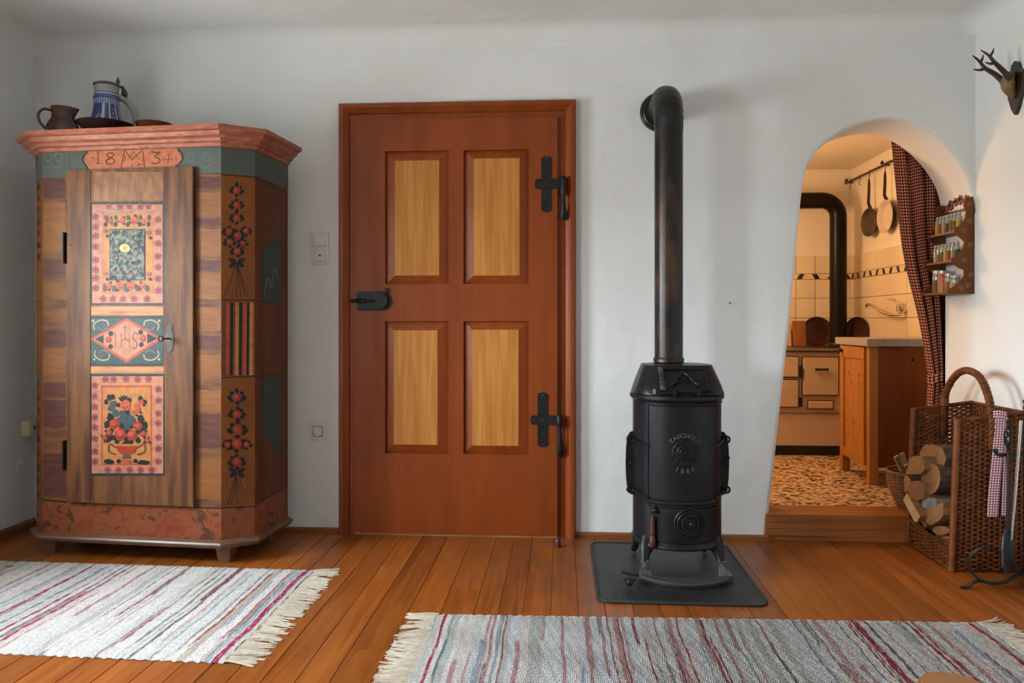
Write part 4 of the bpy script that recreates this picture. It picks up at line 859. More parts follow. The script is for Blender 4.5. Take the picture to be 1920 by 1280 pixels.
# ---- stove pipe: vertical, elbow, wall collar
PX, PY, PR_ = .458, -.30, .0605
sp_ = thing('stove_pipe', 'dark steel stove pipe rising from the black stove and bending into the wall', 'stove pipe', (PX, PY, 0))
m = MB(); m.lathe([(PR_, .843), (PR_, 1.868)], n=40); m.build('straight_pipe', pipem, sp_, smooth=True)
m = MB(); m.lathe([(PR_+.002, .843), (PR_+.005, .846), (PR_+.005, .86), (PR_+.001, .866)], n=40); m.build('pipe_collar', pipem, sp_, smooth=True)
m = MB(); er = .12; cz_ = 1.88; path = [(0, 0, 1.845), (0, 0, 1.868)]; rad = [PR_+.002, PR_+.002]
for i in range(0, 19): a = pi/2*i/18; path.append((0, er*(1-math.cos(a)), cz_+er*math.sin(a))); rad.append(PR_+.001+(.0025 if i % 3 == 1 and 0 < i < 17 else 0))
path += [(0, .2, cz_+er), (0, .295, cz_+er)]; rad += [PR_, PR_]
m.tube(path, rad, 36, cap=False); m.build('elbow', pmat('elbow_steel', (.010, .009, .009), (.035, .02, .014), rough=.38, metal=.2, scale=9, ramp=(.5, .8), bump=.0015, bscale=10), sp_, smooth=True)
m = MB(); m.lathe([(PR_, .006), (.075, .010), (.080, .006), (.086, .009), (.092, .004), (.094, 0)], (0, .297, cz_+er), 44, axis='y'); m.build('wall_rosette', pmat('rosette_iron', (.03, .032, .034), rough=.35, metal=.2), sp_, smooth=True)
# ---- floor mat under the stove
q = [at_z(*c_) for c_ in ((1108, 1019), (1122, 1132), (1436, 1132), (1360, 1019))]
mx0, mx1, my0, my1 = .131, .740, -.86, -.10
m = MB(); pts = []; r_ = .05
for cx_, cy_, a0 in ((mx1-r_, my1-r_, 0), (mx0+r_, my1-r_, 90), (mx0+r_, my0+r_, 180), (mx1-r_, my0+r_, 270)):
    for i in range(8): a = R(a0+90*i/7); pts.append((cx_+r_*math.cos(a), cy_+r_*math.sin(a)))
m.prism(pts, .0, ZMAT-.003); tag(m.build('stove_mat', matrub), 'dark grey embossed metal mat under the stove', 'floor mat')
mt_ = bpy.data.objects['stove_mat']
m = MB(); m.tube([(x, y, ZMAT-.003) for x, y in pts], .005, 8, closed=True); m.build('rolled_edge', matrub, mt_, smooth=True)
m = MB(); k = 0
for i in range(60):
    xx = mx0+.05+i*(mx1-mx0-.10)/59; m.tube([(xx, my0+.03, ZMAT-.0028), (xx+.02, my0+.14, ZMAT-.0028)], .0014, 4, cap=False)
rb = m.build('embossed_ribs', matrub, mt_); rb['kind'] = 'stuff'
# ---- door stop peg, switch, socket, junction box
q = at_z(1046, 1027); m = MB(); m.lathe([(0, 0), (.013, 0), (.0135, .004), (.0125, .034), (.0105, .038), (0, .039)], n=18); tag(m.build('door_stop', pmat('stop_wood', (.07, .018, .012), rough=.4), smooth=True), 'small dark red wooden door stop peg on the floorboards', 'door stop').location = (q.x, q.y+.013, 0)
sw = thing('light_switch', 'double white light switch plate beside the red door', 'switch', (-1.161, 0, 1.373))
m = MB(); m.prism([(-.0405+c_[0], c_[1]) for c_ in ((0, -.078), (.081, -.078), (.081, .078), (0, .078))], 0, .008, frame=((0, 0, 0), (1, 0, 0), (0, 0, 1), (0, -1, 0))); m.build('plate', white_pl, sw)
for k, zz in enumerate((.037, -.037)):
    m = MB(); m.add([(-.027, -.009, zz-.027), (.027, -.009, zz-.027), (.027, -.009, zz+.027), (-.027, -.009, zz+.027), (-.026, -.016, zz-.026), (.026, -.016, zz-.026), (.026, -.012, zz+.026), (-.026, -.012, zz+.026)], [(0, 1, 5, 4), (1, 2, 6, 5), (2, 3, 7, 6), (3, 0, 4, 7), (4, 5, 6, 7)]); rk = m.build('rocker', white_pl, sw)
    if k: m = MB(); m.box(-.005, .003, -.0158, -.012, zz-.004, zz+.004); m.build('indicator_window', blackm, rk)
so = thing('wall_socket', 'white earthed wall socket low on the wall by the red door', 'socket', (-1.172, 0, .491))
m = MB(); m.box(-.0405, .0405, -.008, 0, -.0405, .0405); m.build('plate', white_pl, so)
m = MB(); m.lathe([(.026, .012), (.0245, .012), (.0235, -.004), (0, -.004)], (-.001, -.002, 0), 28, axis='y'); ins = m.build('socket_insert', white_pl, so, smooth=True)
m = MB(); m.box(-.026, .025, -.011, -.008, -.026, .026); m.build('socket_frame', pmat('plastic_shadow', (.55, .53, .49), rough=.4), so)
for xx in (-.0095, 0, .0095): m = MB(); m.lathe([(0, .0), (.0028, .0), (.0028, .0135), (0, .0137)], (xx-.001, 0, 0), 10, axis='y'); m.build('contact_hole', blackm, ins)
for zz in (.021, -.021): m = MB(); m.box(-.005, .004, -.0135, -.006, zz-.003, zz+.003); m.build('earth_clip', blackm, ins)
bx = thing('junction_box', 'small cream surface box on the wall left of the wardrobe', 'junction box', (XL, -.064, .503))
m = MB(); m.box(0, .040, -.04, .04, -.036, .036, ch=.004); m.build('body', cream_pl, bx); m = MB(); m.box(.040, .043, -.03, .03, -.028, .028); cv = m.build('cover', cream_pl, bx); m = MB(); m.box(.043, .0442, -.008, .006, -.010, .012); m.build('socket_hole', pmat('olive_plastic', (.16, .13, .06), rough=.5), cv)
m = MB(); m.lathe([(0, .004), (.036, .004), (.038, 0)], (0, 0, 0), 28, axis='x'); o = tag(m.build('wall_cover_disc', plaster, smooth=True), 'round white painted cover disc low on the left wall', 'cover plate'); o.location = (XL, -.098, .315)
m = MB(); m.tube([(0, 0, 0), (0, -.012, .001)], .003, 6); o = tag(m.build('wall_nail', iron), 'tiny nail in the white wall between stove pipe and arch', 'nail'); q = at_y(1368, 568, 0); o.location = q
# ================================================================== RAG RUGS
rugm = bpy.data.materials.new('rag_weave'); rugm.use_nodes = True; t = rugm.node_tree; N = t.nodes; b = N['Principled BSDF']; b.inputs['Roughness'].default_value = .95; b.inputs['Specular IOR Level'].default_value = .1
at = N.new('ShaderNodeAttribute'); at.attribute_name = 'Col'; tcn = N.new('ShaderNodeTexCoord'); nz = N.new('ShaderNodeTexNoise'); nz.inputs['Scale'].default_value = 260; t.links.new(tcn.outputs['Object'], nz.inputs['Vector'])
mr = N.new('ShaderNodeMapRange'); mr.inputs[1].default_value = .3; mr.inputs[2].default_value = .7; mr.inputs[3].default_value = .74; mr.inputs[4].default_value = 1.26; t.links.new(nz.outputs[0], mr.inputs[0])
mx = N.new('ShaderNodeVectorMath'); mx.operation = 'SCALE'; t.links.new(at.outputs['Color'], mx.inputs[0]); t.links.new(mr.outputs[0], mx.inputs['Scale']); t.links.new(mx.outputs[0], b.inputs['Base Color'])
bp = N.new('ShaderNodeBump'); bp.inputs['Distance'].default_value = .002; t.links.new(nz.outputs[0], bp.inputs['Height']); t.links.new(bp.outputs[0], b.inputs['Normal'])
fringem = pmat('fringe_cotton', (.60, .54, .45), (.46, .39, .31), rough=.9, spec=.1, scale=60)
WHITE = [(.74, .74, .70), (.70, .72, .71), (.76, .73, .70), (.64, .65, .63), (.73, .68, .66), (.68, .71, .74), (.54, .55, .53), (.70, .64, .60)]
TINT = [((.36, .05, .08), 3), ((.32, .12, .13), 3), ((.50, .28, .29), 5), ((.56, .38, .38), 4), ((.16, .22, .29), 1), ((.24, .34, .33), 2), ((.36, .43, .50), 4), ((.26, .26, .26), 2), ((.32, .21, .13), 1), ((.52, .47, .33), 1), ((.10, .16, .15), 1)]
TL = [c_ for c_, k in TINT for _ in range(k)]
def rug(label, x0, x1, y0, y1, skew, ends, seed):
    rd = random.Random(seed); root = thing('rag_rug', label, 'rug', ((x0+x1)/2, (y0+y1)/2, 0))
    cx_, cy_ = (x0+x1)/2, (y0+y1)/2; m = MB(); pitch = .0052; n = int((x1-x0)/pitch); ny = 46
    rows = []; cols = []; x = 0; hold = 0
    base = rd.choice(WHITE); tint = None; t0 = t1 = 0; w_ph = [rd.uniform(0, 6) for _ in range(4)]
    for i in range(n+1):
        if hold <= 0:
            base = rd.choice(WHITE); hold = rd.randint(1, 5)
            if rd.random() < .60:
                tint = rd.choice(TL); L_ = rd.choice((.3, .5, .8, 1.2, 1.2)); t0 = rd.uniform(-.3, 1-L_*.5); t1 = t0+L_; hold = rd.choice((1, 1, 1, 1, 2)) if sum(tint) < .95 else rd.randint(1, 3)
            else: tint = None
        hold -= 1
        if i in (6, 7, n-7, n-6): tint, t0, t1 = (.38, .04, .09), -1, 2
        if i < 4 or i > n-4: tint = None; base = (.60, .61, .60)
        for sub, hz in ((0, .0028), (.5, .0085)):
            rw = []; cl = []
            for j in range(ny+1):
                v = j/ny; xx = x0-cx_+(x1-x0)*(i+sub)/(n+1)+.0035*math.sin(v*7+w_ph[0]+i*.013)+.002*math.sin(v*19+i*.05)
                yy = y0-cy_+(y1-y0)*v+skew*(xx); e = .004*math.sin(i*.9+w_ph[1])*(1 if j == ny else (-1 if j == 0 else 0))
                hh = hz+(.0016*math.sin(j*2.1+i*1.7)+.0012*math.sin(j*.9+i) if sub else 0)
                if j in (0, ny): hh *= .3
                rw.append((xx, yy+e, max(.0012, hh)))
                f = (t0 <= v <= t1) if tint else False
                c_ = tint if f else base
                if f and rd.random() < .16: c_ = tuple((a+b_)/2 for a, b_ in zip(tint, base))
                k = rd.uniform(.84, 1.08)*(1 if sub else .86); cl.append(tuple(min(1, q*k) for q in c_))  # valley rows coloured darker, standing in for shade between the weft ridges
            rows.append(rw); cols.append(cl)
    m.grid(rows, col=cols); m.build('woven_body', rugm, root, smooth='all')
    for e in ends:
        m = MB(); xe = (x0 if e < 0 else x1)-cx_; nt_ = int((y1-y0)/.0135)
        for k in range(nt_):
            yy = y0-cy_+(y1-y0)*(k+.5)/nt_+skew*xe; L_ = rd.uniform(.075, .105); dr_ = rd.uniform(-.25, .25)+.25*math.sin(k*.22)
            for s_ in range(4):
                d_ = dr_+rd.uniform(-.22, .22); P = [(xe-e*.004, yy+(s_-1.5)*.0015, .005), (xe+e*.010, yy+(s_-1.5)*.001, .0065)]
                for q in range(1, 5): f = q/4; P.append((xe+e*(.010+L_*f*math.cos(d_)), yy+(s_-1.5)*.002+L_*f*math.sin(d_)*f**.5, .0065-.0045*min(1, f*1.3)+.002*rd.random()))
                m.tube(P, [.0028, .0024, .0026, .0026, .0024, .0015], 5)
        fo = m.build('fringe', fringem, root, smooth=True); fo['kind'] = 'stuff'
    return root
rug('striped rag rug in front of the painted wardrobe', -2.52, -1.003, -1.41, -.545, -.028, (1,), 4)
rug('striped rag rug in the foreground before the black stove', -.432, 1.40, -1.86, -.985, .022, (-1, 1), 9)

# ================================================================== KITCHEN FURNITURE
enam = pmat('cream_enamel', (.56, .40, .26), (.52, .36, .23), rough=.28, scale=3); enam_edge = pmat('enamel_edge', (.10, .045, .02), rough=.4); steel = pmat('range_steel', (.32, .27, .22), rough=.28, metal=.9); plinthm = pmat('range_plinth', (.012, .011, .010), rough=.6)
KR = thing('kitchen_range', 'cream enamelled wood-burning kitchen range beyond the arch', 'kitchen range', (1.35, 1.6, ZK))
rx0, rx1, rdep = -.40, .60, .56
m = MB(); m.box(rx0, rx1, .004, rdep, .068, .690); m.build('body', enam, KR)
m = MB(); m.box(rx0+.01, rx1-.01, .03, rdep, 0, .068); m.build('plinth', plinthm, KR)
m = MB(); m.box(rx0-.01, rx1+.01, -.012, rdep, .690, .712); tp = m.build('top_plate', pmat('range_top', (.10, .07, .045), (.05, .035, .025), rough=.35, metal=.4, scale=4), KR)
m = MB(); m.tube([(rx0-.01, -.022, .704), (rx1+.01, -.022, .704)], .009, 10); m.build('front_rail', steel, tp, smooth=True)
m = MB(); m.box(rx0, rx1, -.001, .006, .282, .286); m.build('seam', enam_edge, KR)
def rdoor(x0, x1, z0, z1, nm, t_=.016):
    m = MB(); g = .006
    m.box(x0-.005, x1+.005, -.006, .006, z0-.005, z1+.005, 1)
    m.add([(x0, -.006, z0), (x1, -.006, z0), (x1, -.006, z1), (x0, -.006, z1), (x0+g, -.006-t_, z0+g), (x1-g, -.006-t_, z0+g), (x1-g, -.006-t_, z1-g), (x0+g, -.006-t_, z1-g)], [(0, 1, 5, 4), (1, 2, 6, 5), (2, 3, 7, 6), (3, 0, 4, 7), (4, 5, 6, 7)])
    return m.build(nm, [enam, enam_edge], KR)
ov = rdoor(.245, .475, .405, .655, 'oven_door')
m = MB(); m.box(.315, .400, -.046, -.034, .570, .584); m.box(.320, .332, -.036, -.020, .572, .582); m.box(.383, .395, -.036, -.020, .572, .582); m.build('handle', blackm, ov)
rdoor(-.02, .215, .524, .658, 'firebox_door'); rdoor(-.02, .215, .325, .505, 'ash_pit_door'); rdoor(.280, .440, .315, .365, 'soot_drawer')
m = MB(); m.box(.224, .234, -.03, -.004, .52, .60); m.build('latch', blackm, KR)
m = MB(); m.box(.222, .236, -.03, -.004, .33, .39); m.build('latch', blackm, KR)
# flue of the range
fl_ = thing('range_flue', 'black flue pipe of the kitchen range with wide bend', 'flue pipe', (1.947, 1.95, 0))
m = MB(); er = .115; pth = [(0, 0, ZK+.713), (0, 0, 1.2), (0, 0, 1.755)]+[(-er*(1-math.cos(a)), 0, 1.759+er*math.sin(a)) for a in [pi/2*i/14 for i in range(1, 15)]]+[(-.4, 0, 1.874), (-.9, 0, 1.874)]
m.tube(pth, .057, 28, cap=False); m.build('pipe', pmat('flue_enamel', (.005, .004, .003), (.009, .006, .004), rough=.3, spec=.14, scale=4), fl_, smooth=True)
m = MB(); m.lathe([(.060, ZK+.713), (.064, ZK+.72), (.064, ZK+.735), (.058, ZK+.745)], n=28); m.build('collar', blackm, fl_, smooth=True)
# round dark lids leaning behind the range, boards
traym = pmat('dark_red_wood', (.035, .009, .006), (.055, .016, .010), rough=.3, scale=5)
zt_ = ZK+.713
def tray(name, label, c, tilt, rz, r_):
    m = MB(); m.lathe([(0, .010), (r_*.8, .010), (r_*.86, .016), (r_, .018), (r_, .012), (r_*.84, 0), (0, 0)], n=40); o = tag(m.build(name, traym, smooth=30), label, 'lid'); o.location = c; o.rotation_euler = (tilt, 0, rz); return o
tray('round_wooden_lid', 'round dark red wooden lid leaning on the tiles behind the flue', (1.865, 2.155, zt_+.106), R(80), 0, .108)
tray('round_wooden_lid', 'round dark red wooden lid leaning against the right kitchen wall', (2.072, 1.93, zt_+.106), R(81), R(-62), .106)
m = MB(); m.box(-.048, .048, -.01, .01, 0, .185, ch=.004); o = tag(m.build('cutting_board', pmat('board_wood', (.30, .115, .03), (.22, .075, .02), rough=.5, scale=6, stretch=(6, 6, .8))), 'brown wooden cutting board standing on the kitchen range', 'cutting board'); o.location = (1.735, 2.125, zt_); o.rotation_euler = (-R(8), 0, R(4))
m = MB(); m.box(-.07, .07, -.008, .008, 0, .165, ch=.004); o = tag(m.build('cutting_board', pmat('pale_board', (.58, .40, .23), (.5, .33, .18), rough=.5, scale=6, stretch=(6, 6, .8))), 'pale cutting board half hidden behind the edge of the arch', 'cutting board'); o.location = (1.60, 2.11, zt_); o.rotation_euler = (-R(8), 0, 0)
# base cabinet with its worktop
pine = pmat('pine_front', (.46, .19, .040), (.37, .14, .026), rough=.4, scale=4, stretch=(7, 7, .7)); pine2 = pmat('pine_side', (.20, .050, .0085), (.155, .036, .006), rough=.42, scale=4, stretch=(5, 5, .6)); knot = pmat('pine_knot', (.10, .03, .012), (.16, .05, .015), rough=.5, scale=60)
CX0, CX1, CY0, CY1, CZ1 = 1.672, 2.11, .672, 1.125, .884
CB = thing('kitchen_cabinet', 'knotty pine kitchen base cabinet seen end-on through the arch', 'cabinet', (CX0, CY0, ZK)); ch_ = CZ1-ZK; cw, cdp = CX1-CX0, CY1-CY0
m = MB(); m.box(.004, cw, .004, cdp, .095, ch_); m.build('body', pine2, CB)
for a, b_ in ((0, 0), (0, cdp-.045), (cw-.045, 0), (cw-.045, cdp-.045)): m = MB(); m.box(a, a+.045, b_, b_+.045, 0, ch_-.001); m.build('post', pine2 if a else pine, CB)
m = MB(); y0, y1, z0, z1 = .048, cdp-.048, .105, ch_-.008
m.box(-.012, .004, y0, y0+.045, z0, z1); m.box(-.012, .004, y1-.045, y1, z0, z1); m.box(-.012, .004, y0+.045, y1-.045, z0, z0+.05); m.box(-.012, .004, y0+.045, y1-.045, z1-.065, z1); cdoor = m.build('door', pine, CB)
m = MB(); m.box(-.004, .003, y0+.04, y1-.04, z0+.045, z1-.06); m.build('door_panel', pine, cdoor)
m = MB(); m.lathe([(0, 0), (.010, 0), (.008, .008), (.016, .014), (.017, .022), (.008, .028), (0, .029)], (0, 0, 0), 16, axis='x'); m.v = [(-.012-v[0], v[1]+y1-.025, v[2]+z1-.028) for v in m.v]; m.build('knob', turned, cdoor, smooth=True)
rk_ = random.Random(5); m = MB()
for k in range(20): a, b_ = rk_.uniform(y0+.05, y1-.05), rk_.uniform(z0+.06, z1-.08); m.lathe([(0, .0046), (rk_.uniform(.003, .007), .0042), (.0075, .0038)], (0, 0, 0), 8, axis='x') if 0 else m.prism([(a+rk_.uniform(.7, 1)*.006*math.cos(q), b_+.010*math.sin(q)) for q in [i*pi/4 for i in range(8)]], .0040, .0044, frame=((0, 0, 0), (0, 1, 0), (0, 0, 1), (-1, 0, 0)))
o = m.build('knots', knot, cdoor); o['kind'] = 'stuff'; m = MB()
for k in range(16): a, b_ = rk_.uniform(.02, cw-.05), rk_.uniform(.13, ch_-.05); r_ = rk_.uniform(.004, .009); m.prism([(a+r_*math.cos(q), b_+r_*math.sin(q)) for q in [i*pi/4 for i in range(8)]], -.0042+.004, -.0042+.0045, frame=((0, .004, 0), (1, 0, 0), (0, 0, 1), (0, -1, 0)))
o = m.build('knots', knot, CB); o['kind'] = 'stuff'
m = MB(); m.box(CX0-.022, 2.127, CY0-.025, CY1+.02, CZ1+.0005, CZ1+.040, ch=.004); tag(m.build('worktop', pmat('grey_laminate', (.42, .38, .32), (.30, .27, .23), rough=.4, scale=90, ramp=(.35, .65))), 'speckled grey worktop lying on the pine cabinet', 'worktop')
# pot rail with hooks, frying pans
rlm = pmat('rail_iron', (.02, .008, .005), rough=.45)
zr = 2.035; RL = thing('pot_rail', 'dark iron pot rail with S-hooks on the kitchen wall', 'pot rail', (2.085, 1.50, zr))
m = MB(); m.tube([(0, .74-.0, 0), (0, -.12, 0)], .007, 10); m.build('rod', rlm, RL, smooth=True)
for yy in (.66, .02):
    m = MB(); m.tube([(0, yy, 0), (.040, yy, 0)], .006, 8); m.build('bracket', rlm, RL, smooth=True)
    m = MB(); m.tube([(0, yy+.02+.016*math.cos(a), .016*math.sin(a)+.012) for a in [i*.5 for i in range(12)]], .006, 6); m.build('scroll', rlm, RL, smooth=True)
hk = (.60, .42, .29, .05); 
for yy in (.60, .42, .248, -.015):
    m = MB(); m.tube([(0, yy, .012)]+[(-.0, yy-.012*math.sin(a), .012*math.cos(a)) for a in [i*.5 for i in range(1, 6)]]+[(0, yy+.004, -.03)]+[(0, yy-.0+.014*math.sin(a), -.045-.014*math.cos(a)+.0) for a in [pi+.5-i*.5 for i in range(0, 9)]], .0025, 6); m.build('hook', rlm, RL, smooth=True)
def pan(label, y, r_, col_in, col_out, L_, yaw):
    root = thing('frying_pan', label, 'pan', (2.082, y, 1.985), yaw)
    zc = -L_-r_
    m = MB(); m.lathe([(0, .030), (r_*.78, .030), (r_*.97, .0), (r_, -.002), (r_*.99, -.005), (r_*.95, -.003), (r_*.77, .025), (0, .025)], (0, 0, zc), 36, axis='x', mif=lambda i, j: 1 if i >= 3 else 0); m.build('dish', [col_out, col_in], root, smooth=30)
    m = MB(); m.tube([(.010, 0, zc+r_*.96), (-.004, 0, zc+r_+.03), (.0, 0, -.06), (.0, 0, -.015)], [.011, .009, .008, .007], 8, flat=(.5, 1.2)); m.tube([(0, .007*math.cos(a), -.008+.009*math.sin(a)) for a in [2*pi*i/12 for i in range(12)]], .0028, 6, closed=True); m.build('handle', rlm, root, smooth=True); return root
pan('old grey-brown frying pan hanging left on the pot rail', 1.748, .098, pmat('old_pan', (.13, .095, .055), (.095, .07, .045), rough=.4, metal=.4, scale=8), pmat('old_pan_back', (.05, .03, .02), rough=.5), .195, R(9))
pan('black frying pan with pale enamel inside, hanging right on the pot rail', 1.485, .108, pmat('white_enamel', (.60, .50, .40), rough=.35), pmat('black_enamel', (.012, .012, .016), rough=.2), .180, R(3))
# wall tap
chrome = pmat('chrome', (.75, .70, .62), rough=.12, metal=1)
TP = thing('wall_tap', 'chrome wall-mounted swivel tap above the worktop', 'tap', (KX1-.01, 1.28, 1.10))
m = MB(); m.tube(catmull([(-.03, -.02, -.035), (-.055, .04, -.040), (-.075, .16, -.020), (-.085, .27, .018), (-.088, .345, .030), (-.089, .375, .026), (-.089, .383, .008)], 6), .0095, 10); m.build('spout', chrome, TP, smooth=True)
m = MB(); m.lathe([(0, 0), (.030, 0), (.030, .02), (.022, .045), (0, .05)], (0, 0, 0), 20, axis='x'); m.v = [(-v[0], v[1], v[2]) for v in m.v]; m.build('body', chrome, TP, smooth=True)
m = MB(); m.tube([(-.03, 0, .02), (-.05, .04, .055), (-.055, .12, .062)], [.010, .007, .004], 8); m.build('lever', chrome, TP, smooth=True)
# lamp that lights the kitchen (above the range side, hidden from here by the wall)
LP = thing('kitchen_lamp', 'round opal ceiling lamp of the kitchen', 'lamp', (.80, 1.20, KZ))
m = MB(); m.lathe([(0, 0), (.05, 0), (.05, -.02), (.02, -.03), (0, -.03)], n=20); m.build('rose', white_pl, LP, smooth=30)
m = MB(); m.tube([(0, 0, -.02), (0, 0, -.30)], .004, 6); m.build('cord', white_pl, LP); m = MB(); m.ball((0, 0, -.43), .14, 24); m.build('globe', pmat('opal_glass', (1.0, .60, .31), emit=50), LP, smooth=True)
# ================================================================== GINGHAM CURTAIN
def gingham(name, dark_, mid, light, per):
    m_ = bpy.data.materials.new(name); m_.use_nodes = True; t = m_.node_tree; N = t.nodes; L = t.links; b = N['Principled BSDF']; b.inputs['Roughness'].default_value = .9; b.inputs['Specular IOR Level'].default_value = .1
    uvn = N.new('ShaderNodeTexCoord'); sp = N.new('ShaderNodeSeparateXYZ'); L.new(uvn.outputs['UV'], sp.inputs[0]); su = []
    for k in (0, 1):
        a = N.new('ShaderNodeMath'); a.operation = 'MULTIPLY'; a.inputs[1].default_value = 1/per; L.new(sp.outputs[k], a.inputs[0]); f = N.new('ShaderNodeMath'); f.operation = 'FRACT'; L.new(a.outputs[0], f.inputs[0]); g = N.new('ShaderNodeMath'); g.operation = 'GREATER_THAN'; g.inputs[1].default_value = .5; L.new(f.outputs[0], g.inputs[0]); su.append(g)
    ad = N.new('ShaderNodeMath'); ad.operation = 'ADD'; L.new(su[0].outputs[0], ad.inputs[0]); L.new(su[1].outputs[0], ad.inputs[1]); ml = N.new('ShaderNodeMath'); ml.operation = 'MULTIPLY'; ml.inputs[1].default_value = .5; L.new(ad.outputs[0], ml.inputs[0])
    cr = N.new('ShaderNodeValToRGB'); cr.color_ramp.interpolation = 'CONSTANT'; cr.color_ramp.elements[0].color = (*light, 1); cr.color_ramp.elements[1].position = .75; cr.color_ramp.elements[1].color = (*dark_, 1); e = cr.color_ramp.elements.new(.25); e.color = (*mid, 1); L.new(ml.outputs[0], cr.inputs[0]); L.new(cr.outputs[0], b.inputs['Base Color']); return m_
ging = gingham('curtain_gingham', (.085, .007, .008), (.19, .035, .025), (.66, .40, .23), .0155)
CU = thing('gingham_curtain', 'red gingham curtain tied back on the right of the arched opening', 'curtain', (0, .345, 0))
Lp = [(1.640, 2.02), (1.654, 1.915), (1.670, 1.753), (1.709, 1.375), (1.788, 1.025), (1.826, .800), (1.836, .735), (1.826, .60), (1.815, .30), (1.81, .14)]
Rp = [(1.99, 2.02), (1.985, 1.915), (1.98, 1.75), (1.965, 1.375), (1.95, 1.025), (1.945, .80), (1.942, .735), (1.945, .60), (1.95, .30), (1.95, .14)]
Lc = catmull([(a, 0, b_) for a, b_ in Lp], 7); Rc = catmull([(a, 0, b_) for a, b_ in Rp], 7); m = MB(); rows = []; uvs = []; nf = 72; FW = .62
for i, (a, b_) in enumerate(zip(Lc, Rc)):
    w_ = b_.x-a.x; rw = []; uv = []; amp = max(.007, min(.019, .08*(.40-w_)+.005))
    for j in range(nf+1):
        u = j/nf; ph = u*4.6*2*pi+.5*math.sin(u*5+1); y = amp*math.sin(ph)+.3*amp*math.sin(ph*1.7+2); rw.append((a.x+w_*u+.25*amp*math.cos(ph), y, a.z)); uv.append((u*FW, a.z+.008*math.sin(u*9)))
    rows.append(rw); uvs.append(uv)
m.grid(rows, uv=uvs); m.build('cloth', ging, CU, smooth='all')
m = MB(); ring = []; uv = []; rows = []; uvs = []
for k, dz in enumerate((-.020, -.008, .008, .020)):
    rows.append([(1.888+.060*math.cos(a), .036*math.sin(a)-.002, .742+dz+.010*math.cos(a)+(.004*math.sin(3*a))) for a in [2*pi*i/28 for i in range(29)]]); uvs.append([(i*.0085, dz+.5) for i in range(29)])
m.grid(rows, uv=uvs); m.build('tieback', ging, CU, smooth='all')
m = MB(); m.tube([(1.2, 0, 2.045), (2.10, 0, 2.045)], .009, 10); m.build('curtain_rod', turned, CU, smooth=True)
# ================================================================== SPICE RACK ON THE JAMB
rackw = pmat('rack_wood', (.15, .050, .012), (.105, .032, .008), rough=.45, spec=.25, scale=6, stretch=(3, 3, 1)); rackp = pmat('rack_scroll_paint', (.42, .27, .10), rough=.5); rosep = pmat('rack_rose_paint', (.16, .030, .016), (.10, .02, .01), rough=.45, scale=50)
RKY0, RKY1 = .006, .285; RK = thing('spice_rack', 'carved wooden spice rack with three shelves of jars by the arch', 'spice rack', (XR, 0, 0))
def zpx(py): return at_y(1815, py, 0).z
Zs = [zpx(432), zpx(488), zpx(548)]; depth = [.088, .102, .116]
prof = [(0, Zs[2]-.006), (-.116, Zs[2]-.006), (-.118, Zs[2]+.008), (-.100, Zs[2]+.022), (-.066, Zs[2]+.045), (-.045, Zs[2]+.075), (-.046, Zs[2]+.105), (-.066, Zs[1]-.034), (-.104, Zs[1]-.006), (-.104, Zs[1]+.008), (-.080, Zs[1]+.024), (-.052, Zs[1]+.05), (-.042, Zs[1]+.085), (-.056, Zs[0]-.036), (-.088, Zs[0]-.006), (-.090, Zs[0]+.008), (-.062, Zs[0]+.026), (-.040, Zs[0]+.055), (-.034, Zs[0]+.085), (-.046, Zs[0]+.118), (-.040, Zs[0]+.150), (0, Zs[0]+.158)]
for yy in (RKY0, RKY1-.012):
    m = MB(); m.prism(prof, 0, .012, frame=((0, yy, 0), (1, 0, 0), (0, 0, 1), (0, 1, 0))); sd = m.build('side_panel', rackw, RK)
    if yy == RKY0:
        for cx_, cz_, sg in ((-.024, Zs[0]+.12, 1), (-.022, Zs[0]+.04, -1), (-.05, Zs[0]+.0, 1), (-.020, Zs[1]+.07, 1), (-.045, Zs[1]+.0, -1), (-.018, Zs[2]+.08, 1), (-.06, Zs[2]+.018, -1), (-.03, Zs[2]+.03, 1)):
            m = MB(); m.tube([(cx_+sg*.011*math.cos(a)*(1-a/9), yy-.0006, cz_+.013*math.sin(a)*(1-a/9)) for a in [i*.5 for i in range(14)]], .0012, 4); m.build('painted_scroll', rackp, sd)
for z, dp in zip(Zs, depth): m = MB(); m.box(-dp+.004, -.004, RKY0+.012, RKY1-.012, z-.006, z+.004); m.build('shelf', rackw, RK)
m = MB(); m.box(-.006, -.001, RKY0+.012, RKY1-.012, Zs[0]+.10, Zs[0]+.15); bk = m.build('crest', rackw, RK)
for yy, zz, r_ in ((.05, .165, .028), (.105, .180, .026), (.15, .175, .022), (.20, .165, .026), (.25, .150, .022)):
    m = MB()
    for k in range(5): a = k*2*pi/5; m.ball((-.012, yy+r_*.55*math.cos(a), Zs[0]+zz-.02+r_*.55*math.sin(a)), r_*.55, 8, sc=(.5, 1, 1))
    m.ball((-.020, yy, Zs[0]+zz-.02), r_*.35, 8); m.build('carved_rose', rosep, RK, smooth=True)
gl = pmat('jar_glass', (.55, .58, .54), rough=.06, spec=.8, trans=.55); spice = [pmat('spice_%d' % i, c_, rough=.8) for i, c_ in enumerate(((.45, .25, .04), (.10, .09, .03), (.22, .09, .03), (.05, .055, .03), (.30, .24, .14), (.16, .05, .02)))]; cork = pmat('jar_stopper', (.52, .50, .44), rough=.12, spec=.7, trans=.3); redlid = pmat('jar_orange', (.42, .11, .03), rough=.4)
